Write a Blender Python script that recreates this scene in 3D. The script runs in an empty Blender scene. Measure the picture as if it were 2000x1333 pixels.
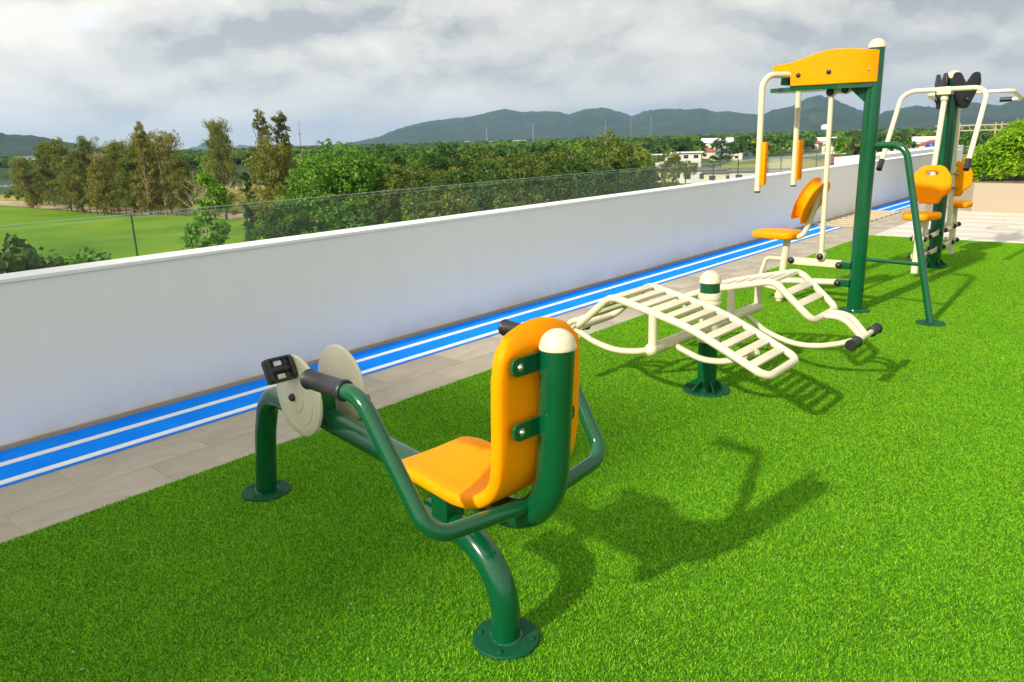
import bpy, bmesh, math, random
from mathutils import Vector, Matrix, noise as mnoise
import numpy as np

S = bpy.context.scene
COL = S.collection
rad = math.radians
# ------------------------------------------------------------------ camera
cd = bpy.data.cameras.new('camera')
cam = bpy.data.objects.new('camera', cd)
COL.objects.link(cam)
cam.matrix_world = Matrix(((0.65221237, 0.21245575, -0.72765485, 0.0),
                           (-0.75746508, 0.14540030, -0.63647891, 0.0),
                           (-0.02942237, 0.96629256, 0.25575968, 1.5),
                           (0, 0, 0, 1)))
cd.sensor_width = 36.0
cd.lens = 26.91
cd.clip_start = 0.05
cd.clip_end = 40000
S.camera = cam
# ------------------------------------------------------------------ sky
SUN_EL, SUN_AZ = rad(31), rad(175)
world = bpy.data.worlds.new('World')
S.world = world
world.use_nodes = True
wt = world.node_tree
wn, wl = wt.nodes, wt.links
for n in list(wn):
    wn.remove(n)


def N(tree, typ, **kw):
    n = tree.nodes.new(typ)
    for k, v in kw.items():
        if k in n.inputs.keys():
            n.inputs[k].default_value = v
        else:
            setattr(n, k, v)
    return n


def math_n(tree, op, a, b=None, clamp=False):
    n = tree.nodes.new('ShaderNodeMath')
    n.operation = op
    n.use_clamp = clamp
    for i, v in enumerate((a, b)):
        if v is None:
            continue
        if isinstance(v, (int, float)):
            n.inputs[i].default_value = v
        else:
            tree.links.new(v, n.inputs[i])
    return n.outputs[0]


def ramp(tree, fac, stops, interp='LINEAR'):
    n = tree.nodes.new('ShaderNodeValToRGB')
    cr = n.color_ramp
    cr.interpolation = interp
    while len(cr.elements) < len(stops):
        cr.elements.new(0.5)
    for e, (p, c) in zip(cr.elements, stops):
        e.position = p
        e.color = (*c, 1) if len(c) == 3 else c
    tree.links.new(fac, n.inputs[0])
    return n.outputs[0]


def mixc(tree, fac, a, b, blend='MIX'):
    n = tree.nodes.new('ShaderNodeMix')
    n.data_type = 'RGBA'
    n.blend_type = blend
    for sock, v in ((n.inputs[0], fac), (n.inputs[6], a), (n.inputs[7], b)):
        if isinstance(v, (int, float)):
            sock.default_value = v
        elif isinstance(v, tuple):
            sock.default_value = (*v, 1) if len(v) == 3 else v
        else:
            tree.links.new(v, sock)
    return n.outputs[2]


sky = N(wt, 'ShaderNodeTexSky', sky_type='NISHITA', sun_disc=False)
sky.sun_elevation = SUN_EL
sky.sun_rotation = (rad(90) - SUN_AZ) % (2 * math.pi)
sky.air_density = 1.3
sky.dust_density = 1.5
tc = N(wt, 'ShaderNodeTexCoord')
sep = N(wt, 'ShaderNodeSeparateXYZ')
wl.new(tc.outputs['Generated'], sep.inputs[0])
# billowed cloud deck: fractal noise over the direction, flattened in height
cmb = N(wt, 'ShaderNodeCombineXYZ')
wl.new(sep.outputs[0], cmb.inputs[0])
wl.new(sep.outputs[1], cmb.inputs[1])
zz_ = math_n(wt, 'MULTIPLY', math_n(wt, 'POWER', math_n(wt, 'MAXIMUM', sep.outputs[2], 0.0), 0.9), 1.75)
wl.new(zz_, cmb.inputs[2])


def wnoise(scale, detail, rough, dist, off):
    mp = N(wt, 'ShaderNodeMapping')
    mp.inputs['Location'].default_value = off
    wl.new(cmb.outputs[0], mp.inputs[0])
    n = N(wt, 'ShaderNodeTexNoise', Scale=scale, Detail=detail, Roughness=rough, Distortion=dist)
    wl.new(mp.outputs[0], n.inputs['Vector'])
    return n.outputs[0]


CO = (5.3, 16.1, 1.4)
n_big = wnoise(1.3, 2.0, 0.5, 0.0, (0.7, 8.3, 2.0))
n_mid = wnoise(5.6, 9.0, 0.52, 0.15, CO)
n_up = wnoise(5.6, 6.0, 0.50, 0.15, (CO[0], CO[1], CO[2] + 0.05))
lit = math_n(wt, 'SUBTRACT', n_mid, n_up)
body = math_n(wt, 'ADD', math_n(wt, 'ADD', math_n(wt, 'MULTIPLY', n_mid, 0.45), math_n(wt, 'MULTIPLY', n_big, 0.55)),
              math_n(wt, 'MULTIPLY', lit, 1.05))
cloud = ramp(wt, body, [(0.34, (2.9, 3.05, 3.15)), (0.44, (4.0, 4.05, 3.95)), (0.53, (4.9, 4.82, 4.5)), (0.72, (6.0, 5.8, 5.3))], 'EASE')
gap = ramp(wt, wnoise(7.5, 5.0, 0.55, 0.4, (4.4, 11.2, 5.0)), [(0.64, (0, 0, 0)), (0.74, (1, 1, 1))])
gapf = N(wt, 'ShaderNodeRGBToBW')
wl.new(gap, gapf.inputs[0])
cloud2 = mixc(wt, math_n(wt, 'MULTIPLY', gapf.outputs[0], 0.5), cloud, (5.4, 6.5, 7.2))
hz = ramp(wt, sep.outputs[2], [(0.0, (1, 1, 1)), (0.06, (0.45, 0.45, 0.45)), (0.13, (0, 0, 0))])
hzf = N(wt, 'ShaderNodeRGBToBW')
wl.new(hz, hzf.inputs[0])
cloud3 = mixc(wt, math_n(wt, 'MULTIPLY', hzf.outputs[0], 0.6), cloud2, (5.7, 5.75, 5.55))
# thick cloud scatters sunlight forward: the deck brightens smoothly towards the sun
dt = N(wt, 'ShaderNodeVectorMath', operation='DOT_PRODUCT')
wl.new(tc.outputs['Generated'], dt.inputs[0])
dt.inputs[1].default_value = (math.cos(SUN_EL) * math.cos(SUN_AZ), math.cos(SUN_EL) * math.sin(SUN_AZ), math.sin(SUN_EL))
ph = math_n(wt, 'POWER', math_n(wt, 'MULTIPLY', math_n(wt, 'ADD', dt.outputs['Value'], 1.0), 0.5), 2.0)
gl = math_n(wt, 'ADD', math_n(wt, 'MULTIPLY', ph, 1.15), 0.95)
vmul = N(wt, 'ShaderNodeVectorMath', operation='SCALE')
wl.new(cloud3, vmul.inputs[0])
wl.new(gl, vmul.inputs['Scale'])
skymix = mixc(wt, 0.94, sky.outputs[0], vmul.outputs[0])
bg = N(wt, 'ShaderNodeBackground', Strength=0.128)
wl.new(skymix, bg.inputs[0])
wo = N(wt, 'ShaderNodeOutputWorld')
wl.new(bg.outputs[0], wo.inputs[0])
# ------------------------------------------------------------------ sun
sd = bpy.data.lights.new('sun', 'SUN')
sd.energy = 4.3
sd.angle = rad(1.5)
sd.color = (1.0, 0.93, 0.80)
sun = bpy.data.objects.new('sun', sd)
COL.objects.link(sun)
to_sun = Vector((math.cos(SUN_EL) * math.cos(SUN_AZ), math.cos(SUN_EL) * math.sin(SUN_AZ), math.sin(SUN_EL)))
sun.rotation_euler = to_sun.to_track_quat('Z', 'Y').to_euler()
sun.location = (-10, 0, 20)
# ------------------------------------------------------------------ exposure
vs = S.view_settings
vs.view_transform = 'Standard'
vs.look = 'None'
vs.exposure = 0.34
vs.gamma = 1.0
vs.use_curve_mapping = False
S.cycles.max_bounces = 8
S.cycles.transparent_max_bounces = 16
S.cycles.volume_bounces = 0
S.cycles.use_denoising = True

# ================================================================== helpers
def tag(o, label=None, cat=None, group=None, kind=None):
    if label:
        o['label'] = label
    if cat:
        o['category'] = cat
    if group:
        o['group'] = group
    if kind:
        o['kind'] = kind
    return o


def empty(name, loc, rz=0.0):
    o = bpy.data.objects.new(name, None)
    o.empty_display_size = 0.1
    COL.objects.link(o)
    o.location = loc
    o.rotation_euler = (0, 0, rz)
    return o


def link(name, me, parent=None, loc=None, rz=None):
    o = bpy.data.objects.new(name, me)
    COL.objects.link(o)
    o.parent = parent
    if loc is not None:
        o.location = loc
    if rz is not None:
        o.rotation_euler = (0, 0, rz)
    return o


def arc_fillet(pts, r, n=8):
    """polyline with its corners rounded; r one radius or a list"""
    pts = [Vector(p) for p in pts]
    out = [pts[0]]
    for i in range(1, len(pts) - 1):
        ri = r[i - 1] if isinstance(r, (list, tuple)) else r
        a, b, c = pts[i - 1], pts[i], pts[i + 1]
        d1, d2 = (a - b), (c - b)
        l1, l2 = d1.length, d2.length
        d1.normalize()
        d2.normalize()
        ang = d1.angle(d2)
        if ang > rad(176) or ri <= 0:
            out.append(b)
            continue
        t = min(ri / math.tan(ang / 2), 0.49 * l1 if i > 1 else 0.98 * l1, 0.49 * l2 if i < len(pts) - 2 else 0.98 * l2)
        rr = t * math.tan(ang / 2)
        ctr = b + (d1 + d2).normalized() * (rr / math.sin(ang / 2))
        p0, p1 = b + d1 * t, b + d2 * t
        v0, v1 = p0 - ctr, p1 - ctr
        tot = v0.angle(v1)
        ax = v0.cross(v1).normalized()
        for k in range(n + 1):
            out.append(ctr + Matrix.Rotation(tot * k / n, 3, ax) @ v0)
    out.append(pts[-1])
    return out


def spline(pts, n=8):
    """Catmull-Rom through the points"""
    P = [Vector(p) for p in pts]
    P = [P[0] * 2 - P[1]] + P + [P[-1] * 2 - P[-2]]
    out = []
    for i in range(1, len(P) - 2):
        for k in range(n):
            t = k / n
            a, b, c, d = P[i - 1], P[i], P[i + 1], P[i + 2]
            out.append(0.5 * ((2 * b) + (c - a) * t + (2 * a - 5 * b + 4 * c - d) * t * t + (3 * b - a - 3 * c + d) * t ** 3))
    out.append(P[-2])
    return out


class MB:
    def __init__(self):
        self.v = []
        self.f = []

    def add(self, vs, fs, M=None):
        o = len(self.v)
        for p in vs:
            p = Vector(p)
            self.v.append(tuple(M @ p) if M is not None else tuple(p))
        for f in fs:
            self.f.append(tuple(i + o for i in f))
        return self

    def box(self, c, s, M=None, bev=0.0):
        x, y, z = (k / 2 for k in s)
        if bev <= 0:
            vs = [(c[0] + a * x, c[1] + b * y, c[2] + d * z) for d in (-1, 1) for a, b in ((-1, -1), (1, -1), (1, 1), (-1, 1))]
            return self.add(vs, [(3, 2, 1, 0), (4, 5, 6, 7), (0, 1, 5, 4), (1, 2, 6, 5), (2, 3, 7, 6), (3, 0, 4, 7)], M)
        bm = bmesh.new()
        bmesh.ops.create_cube(bm, size=1.0)
        bmesh.ops.scale(bm, vec=s, verts=bm.verts)
        bmesh.ops.bevel(bm, geom=list(bm.edges), offset=bev, segments=2, affect='EDGES', profile=0.6)
        bmesh.ops.translate(bm, vec=c, verts=bm.verts)
        bm.verts.index_update()
        self.add([v.co.copy() for v in bm.verts], [[v.index for v in f.verts] for f in bm.faces], M)
        bm.free()
        return self

    def tube(self, path, r, seg=16, M=None, r1=None, cap=True):
        P = [Vector(p) for p in path]
        n = len(P)
        T = []
        for i in range(n):
            t = P[min(i + 1, n - 1)] - P[max(i - 1, 0)]
            T.append(t.normalized())
        up = Vector((0, 0, 1)) if abs(T[0].z) < 0.9 else Vector((1, 0, 0))
        x = T[0].cross(up).normalized()
        vs, fs = [], []
        for i in range(n):
            if i:
                q = T[i - 1].rotation_difference(T[i])
                x = q @ x
            x = (x - T[i] * x.dot(T[i])).normalized()
            y = T[i].cross(x)
            rr = r if r1 is None else r + (r1 - r) * i / (n - 1)
            for k in range(seg):
                a = 2 * math.pi * k / seg
                vs.append(P[i] + (x * math.cos(a) + y * math.sin(a)) * rr)
        for i in range(n - 1):
            for k in range(seg):
                a, b = i * seg + k, i * seg + (k + 1) % seg
                fs.append((a, b, b + seg, a + seg))
        if cap:
            fs.append(tuple(range(seg - 1, -1, -1)))
            fs.append(tuple((n - 1) * seg + k for k in range(seg)))
        return self.add(vs, fs, M)

    def lathe(self, prof, c=(0, 0, 0), seg=24, M=None):
        vs, fs = [], []
        for r, z in prof:
            for k in range(seg):
                a = 2 * math.pi * k / seg
                vs.append((c[0] + r * math.cos(a), c[1] + r * math.sin(a), c[2] + z))
        for i in range(len(prof) - 1):
            for k in range(seg):
                a, b = i * seg + k, i * seg + (k + 1) % seg
                fs.append((a, b, b + seg, a + seg))
        if prof[0][0] > 1e-4:
            fs.append(tuple(range(seg - 1, -1, -1)))
        if prof[-1][0] > 1e-4:
            fs.append(tuple((len(prof) - 1) * seg + k for k in range(seg)))
        return self.add(vs, fs, M)

    def prism(self, outline, z0, z1, M=None):
        n = len(outline)
        vs = [(p[0], p[1], z0) for p in outline] + [(p[0], p[1], z1) for p in outline]
        fs = [tuple(range(n - 1, -1, -1)), tuple(range(n, 2 * n))]
        fs += [(i, (i + 1) % n, n + (i + 1) % n, n + i) for i in range(n)]
        return self.add(vs, fs, M)

    def pad(self, outline, th, rnd, M=None, n=4, crown=0.0):
        """slab with rounded rims; outline counter-clockwise, thickness along z"""
        m = len(outline)
        P = [Vector((p[0], p[1])) for p in outline]
        nor = []
        for i in range(m):
            t = (P[(i + 1) % m] - P[i - 1]).normalized()
            nor.append(Vector((t.y, -t.x)))
        rings = []
        for k in range(n + 1):
            a = math.pi / 2 * k / n
            rings.append((rnd * (1 - math.sin(a)), -th / 2 + rnd * (1 - math.cos(a))))
        rings += [(d, -z) for d, z in reversed(rings)]
        vs, fs = [], []
        for d, z in rings:
            for i in range(m):
                q = P[i] - nor[i] * d
                vs.append((q.x, q.y, z))
        for j in range(len(rings) - 1):
            for i in range(m):
                a, b = j * m + i, j * m + (i + 1) % m
                fs.append((a, b, b + m, a + m))
        fs.append(tuple(range(m - 1, -1, -1)))
        if crown:
            cx = sum(p.x for p in P) / m
            cy = sum(p.y for p in P) / m
            base = (len(rings) - 1) * m
            o = len(vs)
            for i in range(m):
                q = vs[base + i]
                vs.append((cx + (q[0] - cx) * 0.6, cy + (q[1] - cy) * 0.6, q[2] + crown))
            for i in range(m):
                fs.append((base + i, base + (i + 1) % m, o + (i + 1) % m, o + i))
            fs.append(tuple(range(o, o + m)))
        else:
            fs.append(tuple(range((len(rings) - 1) * m, len(rings) * m)))
        return self.add(vs, fs, M)

    def mesh(self, name, mat, smooth=True, angle=38):
        me = bpy.data.meshes.new(name)
        me.from_pydata(self.v, [], self.f)
        me.materials.append(mat)
        if smooth:
            me.shade_smooth()
            me.set_sharp_from_angle(angle=rad(angle))
        me.update()
        return me

    def build(self, name, mat, parent=None, smooth=True, angle=38, loc=None, rz=None):
        return link(name, self.mesh(name, mat, smooth, angle), parent, loc, rz)


def rounded(poly, r, n=6):
    """closed 2-D polygon with rounded corners (counter-clockwise)"""
    m = len(poly)
    out = []
    for i in range(m):
        ri = r[i] if isinstance(r, (list, tuple)) else r
        a, b, c = Vector(poly[i - 1]), Vector(poly[i]), Vector(poly[(i + 1) % m])
        d1, d2 = (a - b), (c - b)
        l = min(d1.length, d2.length) * 0.48
        d1.normalize()
        d2.normalize()
        ang = d1.angle(d2)
        t = min(ri / math.tan(ang / 2), l)
        p0, p1 = b + d1 * t, b + d2 * t
        for k in range(n + 1):
            s = k / n
            q = (1 - s) ** 2 * p0 + 2 * s * (1 - s) * b + s * s * p1
            out.append((q.x, q.y))
    return out


def copy_tree(o, parent=None):
    c = o.copy()
    COL.objects.link(c)
    c.parent = parent
    for ch in list(o.children):
        copy_tree(ch, c)
    return c


# ================================================================== materials
def new_mat(name):
    m = bpy.data.materials.new(name)
    m.use_nodes = True
    t = m.node_tree
    b = t.nodes['Principled BSDF']
    return m, t, b


def coords(t, kind='Object', scale=None):
    c = t.nodes.new('ShaderNodeTexCoord')
    s = c.outputs[kind]
    if scale is not None:
        mp = t.nodes.new('ShaderNodeMapping')
        mp.inputs['Scale'].default_value = scale
        t.links.new(s, mp.inputs[0])
        s = mp.outputs[0]
    return s


def noise(t, vec, scale, detail=4.0, rough=0.55, dist=0.0):
    n = N(t, 'ShaderNodeTexNoise', Scale=scale, Detail=detail, Roughness=rough, Distortion=dist)
    if vec is not None:
        t.links.new(vec, n.inputs['Vector'])
    return n.outputs[0]


def bump(t, b, h, strength, distance=0.01):
    n = N(t, 'ShaderNodeBump', Strength=strength, Distance=distance)
    t.links.new(h, n.inputs['Height'])
    t.links.new(n.outputs[0], b.inputs['Normal'])


def geo_pos(t):
    return t.nodes.new('ShaderNodeNewGeometry').outputs['Position']


def paint(name, col, rough=0.25, coat=0.0, var=0.12, bumps=0.02, nscale=9.0, dust=None):
    m, t, b = new_mat(name)
    p = geo_pos(t)
    n1 = noise(t, p, nscale, 6, 0.6)
    lo = tuple(c * (1 - var) for c in col)
    hi = tuple(min(1, c * (1 + var)) for c in col)
    c = ramp(t, n1, [(0.3, lo), (0.7, hi)])
    if dust:
        n2 = noise(t, p, 3.3, 8, 0.7)
        f = ramp(t, n2, [(0.52, (0, 0, 0)), (0.75, (dust[1],) * 3)])
        bw = t.nodes.new('ShaderNodeRGBToBW')
        t.links.new(f, bw.inputs[0])
        c = mixc(t, bw.outputs[0], c, dust[0])
    t.links.new(c, b.inputs['Base Color'])
    r = t.nodes.new('ShaderNodeMapRange')
    r.inputs['To Min'].default_value = max(0.03, rough - 0.06)
    r.inputs['To Max'].default_value = rough + 0.12
    t.links.new(noise(t, p, 14, 6, 0.65), r.inputs[0])
    t.links.new(r.outputs[0], b.inputs['Roughness'])
    if coat:
        b.inputs['Coat Weight'].default_value = coat
        b.inputs['Coat Roughness'].default_value = 0.08
    if bumps:
        bump(t, b, noise(t, p, 130, 3), bumps, 0.003)
    return m


M_GREEN = paint('green_enamel', (0.001, 0.074, 0.024), 0.14, 0.25, 0.10, 0.025, 7.0, ((0.02, 0.09, 0.045), 0.2))
M_CREAM = paint('cream_enamel', (0.67, 0.585, 0.40), 0.30, 0.3, 0.05, 0.025, 5.0, ((0.55, 0.47, 0.34), 0.35))
M_PLATE = paint('green_plate_paint', (0.001, 0.070, 0.026), 0.6, 0.0, 0.2, 0.05, 12.0, ((0.06, 0.075, 0.04), 0.5))
M_PLATE.node_tree.nodes['Principled BSDF'].inputs['Specular IOR Level'].default_value = 0.2
M_DISC = paint('cream_plastic', (0.66, 0.60, 0.44), 0.40, 0.0, 0.06, 0.02, 6.0, ((0.42, 0.37, 0.27), 0.45))
M_ORANGE = paint('orange_plastic', (0.95, 0.30, 0.0), 0.45, 0.0, 0.04, 0.03, 4.0, ((0.70, 0.27, 0.03), 0.3))
_b = M_ORANGE.node_tree.nodes['Principled BSDF']
_b.inputs['Specular IOR Level'].default_value = 0.07
_b.inputs['Subsurface Weight'].default_value = 0.35
_b.inputs['Subsurface Radius'].default_value = (1.0, 0.22, 0.03)
_b.inputs['Subsurface Scale'].default_value = 0.03
M_BLACK = paint('black_rubber', (0.012, 0.012, 0.013), 0.42, 0.0, 0.2, 0.10, 30.0, ((0.05, 0.05, 0.048), 0.4))
M_STEEL, _t, _b = new_mat('steel')
_b.inputs['Base Color'].default_value = (0.62, 0.60, 0.56, 1)
_b.inputs['Metallic'].default_value = 1.0
_b.inputs['Roughness'].default_value = 0.28


def wall_mat(name, col, stain=(0.45, 0.42, 0.36), amount=0.25, rough=0.75, streak=True):
    m, t, b = new_mat(name)
    p = geo_pos(t)
    n1 = noise(t, p, 0.9, 8, 0.62)
    mp = t.nodes.new('ShaderNodeMapping')
    mp.inputs['Scale'].default_value = (5.5, 5.5, 0.5) if streak else (2, 2, 2)
    t.links.new(p, mp.inputs[0])
    n2 = noise(t, mp.outputs[0], 1.3, 7, 0.6, 0.2)
    mul = math_n(t, 'MULTIPLY', n1, n2)
    f = ramp(t, mul, [(0.20, (0, 0, 0)), (0.50, (amount,) * 3)])
    bw = t.nodes.new('ShaderNodeRGBToBW')
    t.links.new(f, bw.inputs[0])
    c = mixc(t, bw.outputs[0], col, stain)
    if streak:
        # splash dirt along the foot and a few run marks, each with its own ragged edge
        sz = t.nodes.new('ShaderNodeSeparateXYZ')
        t.links.new(p, sz.inputs[0])
        foot = math_n(t, 'SUBTRACT', 1.0, math_n(t, 'MULTIPLY', sz.outputs[2], 3.6), True)
        d1 = math_n(t, 'MULTIPLY', math_n(t, 'MULTIPLY', foot, foot), ramp(t, noise(t, p, 1.7, 8, 0.65), [(0.38, (0, 0, 0)), (0.70, (0.55,) * 3)]))
        mp2 = t.nodes.new('ShaderNodeMapping')
        mp2.inputs['Scale'].default_value = (14, 14, 0.35)
        t.links.new(p, mp2.inputs[0])
        d2 = ramp(t, noise(t, mp2.outputs[0], 1.0, 5, 0.5), [(0.68, (0, 0, 0)), (0.76, (0.07,) * 3)])
        c = mixc(t, d1, c, (0.40, 0.32, 0.22))
        c = mixc(t, d2, c, (0.40, 0.38, 0.34))
    t.links.new(c, b.inputs['Base Color'])
    b.inputs['Roughness'].default_value = rough
    h = math_n(t, 'ADD', noise(t, p, 90, 4), math_n(t, 'MULTIPLY', noise(t, p, 4, 4), 1.5))
    bump(t, b, h, 0.10, 0.006)
    return m


M_WALL = wall_mat('white_render', (0.79, 0.775, 0.745), amount=0.10)
M_CAP = wall_mat('white_coping', (0.80, 0.79, 0.77), amount=0.18, streak=False)
M_BEIGE = wall_mat('beige_render', (0.36, 0.29, 0.205), (0.36, 0.28, 0.19), 0.35, streak=False)
M_CONC = wall_mat('concrete', (0.33, 0.31, 0.28), (0.2, 0.18, 0.15), 0.5, streak=False)


def tile_mat(name, dark, light, along):
    m, t, b = new_mat(name)
    p = geo_pos(t)
    mp = t.nodes.new('ShaderNodeMapping')
    mp.inputs['Scale'].default_value = along
    t.links.new(p, mp.inputs[0])
    oi = t.nodes.new('ShaderNodeObjectInfo')
    add = t.nodes.new('ShaderNodeVectorMath')
    add.operation = 'ADD'
    t.links.new(mp.outputs[0], add.inputs[0])
    sc = t.nodes.new('ShaderNodeVectorMath')
    sc.operation = 'SCALE'
    sc.inputs[0].default_value = (17, 31, 7)
    t.links.new(oi.outputs['Random'], sc.inputs['Scale'])
    t.links.new(sc.outputs[0], add.inputs[1])
    n1 = noise(t, add.outputs[0], 1.6, 9, 0.68, 0.8)
    n2 = noise(t, p, 45, 5, 0.7)
    v = math_n(t, 'ADD', math_n(t, 'MULTIPLY', n1, 0.72), math_n(t, 'MULTIPLY', n2, 0.28))
    v = math_n(t, 'ADD', v, math_n(t, 'MULTIPLY', math_n(t, 'SUBTRACT', oi.outputs['Random'], 0.5), 0.025))
    c = ramp(t, v, [(0.36, dark), (0.66, light)])
    t.links.new(c, b.inputs['Base Color'])
    b.inputs['Roughness'].default_value = 0.55
    bump(t, b, n2, 0.08, 0.004)
    return m


M_TILE = tile_mat('stone_tile', (0.325, 0.275, 0.205), (0.455, 0.395, 0.305), (1.1, 2.6, 1.0))
M_TILE2 = tile_mat('pale_tile', (0.54, 0.49, 0.41), (0.66, 0.605, 0.52), (2.6, 1.1, 1.0))
M_GROUT = paint('grout', (0.44, 0.385, 0.30), 0.8, 0, 0.15, 0)


def track_mat():
    m, t, b = new_mat('blue_track')
    p = geo_pos(t)
    n1 = noise(t, p, 3.0, 8, 0.65)
    n2 = noise(t, p, 170, 3, 0.6)
    c = ramp(t, math_n(t, 'ADD', math_n(t, 'MULTIPLY', n1, 0.6), math_n(t, 'MULTIPLY', n2, 0.4)),
             [(0.33, (0.0, 0.17, 0.82)), (0.66, (0.0, 0.28, 1.0))])
    n3 = noise(t, p, 11, 5, 0.6)
    f = ramp(t, n3, [(0.64, (0, 0, 0)), (0.80, (0.45,) * 3)])
    bw = t.nodes.new('ShaderNodeRGBToBW')
    t.links.new(f, bw.inputs[0])
    c = mixc(t, bw.outputs[0], c, (0.25, 0.42, 0.75))
    t.links.new(c, b.inputs['Base Color'])
    b.inputs['Roughness'].default_value = 0.85
    b.inputs['Specular IOR Level'].default_value = 0.12
    bump(t, b, n2, 0.25, 0.004)
    return m


M_TRACK = track_mat()
M_LINE = paint('white_line_paint', (0.80, 0.81, 0.80), 0.6, 0, 0.06, 0.05, 25.0, ((0.5, 0.55, 0.62), 0.3))
M_SLAT = paint('pale_timber', (0.45, 0.36, 0.22), 0.6, 0, 0.15, 0.03)


def glass_mat():
    m = bpy.data.materials.new('balustrade_glass')
    m.use_nodes = True
    t = m.node_tree
    t.nodes.clear()
    out = N(t, 'ShaderNodeOutputMaterial')
    tr = N(t, 'ShaderNodeBsdfTransparent', Color=(0.93, 0.97, 0.945, 1))
    gl = N(t, 'ShaderNodeBsdfGlossy', Color=(1, 1, 1, 1), Roughness=0.0)
    lw = N(t, 'ShaderNodeLayerWeight', Blend=0.5)
    f5 = math_n(t, 'POWER', lw.outputs['Facing'], 5.0)
    fac = math_n(t, 'ADD', math_n(t, 'MULTIPLY', f5, 0.94), 0.024)
    mx = N(t, 'ShaderNodeMixShader')
    t.links.new(fac, mx.inputs[0])
    t.links.new(tr.outputs[0], mx.inputs[1])
    t.links.new(gl.outputs[0], mx.inputs[2])
    t.links.new(mx.outputs[0], out.inputs[0])
    return m


M_GLASS = glass_mat()
M_GLASSEDGE = paint('glass_edge', (0.05, 0.13, 0.09), 0.2, 0, 0.1, 0)


def leaf_mat(name, stops, rough=0.5, trans=0.35, clump=0.35, per_object=0.34, rw=0.5):
    """leaf colour per leaf, and per clump by a world-space noise"""
    m, t, b = new_mat(name)
    g = t.nodes.new('ShaderNodeNewGeometry')
    r = g.outputs['Random Per Island']
    n = noise(t, g.outputs['Position'], clump, 3, 0.5)
    oi = t.nodes.new('ShaderNodeObjectInfo')
    v = math_n(t, 'ADD', math_n(t, 'MULTIPLY', r, rw), math_n(t, 'MULTIPLY', n, 0.92 - rw))
    v = math_n(t, 'ADD', v, math_n(t, 'MULTIPLY', math_n(t, 'SUBTRACT', oi.outputs['Random'], 0.35), per_object))
    c = ramp(t, v, stops)
    t.links.new(c, b.inputs['Base Color'])
    b.inputs['Roughness'].default_value = rough
    b.inputs['Specular IOR Level'].default_value = 0.25
    if trans:
        tl = t.nodes.new('ShaderNodeBsdfTranslucent')
        t.links.new(mixc(t, 1.0, c, (1.0, 1.15, 0.45), 'MULTIPLY'), tl.inputs[0])
        mx = t.nodes.new('ShaderNodeMixShader')
        mx.inputs[0].default_value = trans
        t.links.new(b.outputs[0], mx.inputs[1])
        t.links.new(tl.outputs[0], mx.inputs[2])
        t.links.new(mx.outputs[0], t.nodes['Material Output'].inputs[0])
    return m


M_TURF = leaf_mat('turf_blade', [(0.10, (0.022, 0.11, 0.004)), (0.30, (0.085, 0.30, 0.006)), (0.55, (0.21, 0.51, 0.008)), (0.80, (0.37, 0.65, 0.016)), (0.91, (0.52, 0.74, 0.05)), (0.93, (0.40, 0.32, 0.14))], 0.55, 0.35, clump=0.9, per_object=0.0, rw=0.76)
M_LEAF_A = leaf_mat('leaf_bright', [(0.2, (0.035, 0.12, 0.008)), (0.55, (0.11, 0.27, 0.012)), (0.9, (0.25, 0.40, 0.02))])
M_LEAF_B = leaf_mat('leaf_olive', [(0.15, (0.04, 0.078, 0.012)), (0.5, (0.13, 0.18, 0.022)), (0.85, (0.31, 0.31, 0.04))])
M_LEAF_C = leaf_mat('leaf_casuarina', [(0.15, (0.055, 0.095, 0.012)), (0.45, (0.145, 0.175, 0.022)), (0.75, (0.25, 0.22, 0.04)), (1.0, (0.36, 0.24, 0.06))], 0.7, 0.25)
M_LEAF_D = leaf_mat('leaf_dark', [(0.2, (0.02, 0.06, 0.010)), (0.6, (0.05, 0.115, 0.016)), (0.95, (0.11, 0.18, 0.025))])
M_LEAF_H = leaf_mat('leaf_hedge', [(0.12, (0.06, 0.17, 0.006)), (0.4, (0.20, 0.39, 0.010)), (0.75, (0.46, 0.58, 0.02))], 0.45, 0.45, clump=1.5)
M_BARK = paint('bark', (0.13, 0.095, 0.065), 0.9, 0, 0.35, 0.3, 6.0)
M_BARKPALE = paint('pale_bark', (0.34, 0.28, 0.21), 0.9, 0, 0.3, 0.3, 6.0)


def ground_mat(name, stops, scale, detail=8, rough=0.95, second=None):
    m, t, b = new_mat(name)
    p = geo_pos(t)
    n1 = noise(t, p, scale, detail, 0.62, 0.4)
    c = ramp(t, n1, stops)
    if second:
        n2 = noise(t, p, second[0], 6, 0.6)
        f = ramp(t, n2, [(second[1], (0, 0, 0)), (second[1] + 0.08, (1, 1, 1))])
        bw = t.nodes.new('ShaderNodeRGBToBW')
        t.links.new(f, bw.inputs[0])
        c = mixc(t, bw.outputs[0], c, second[2])
    t.links.new(c, b.inputs['Base Color'])
    b.inputs['Roughness'].default_value = rough
    b.inputs['Specular IOR Level'].default_value = 0.1
    return m


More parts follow.
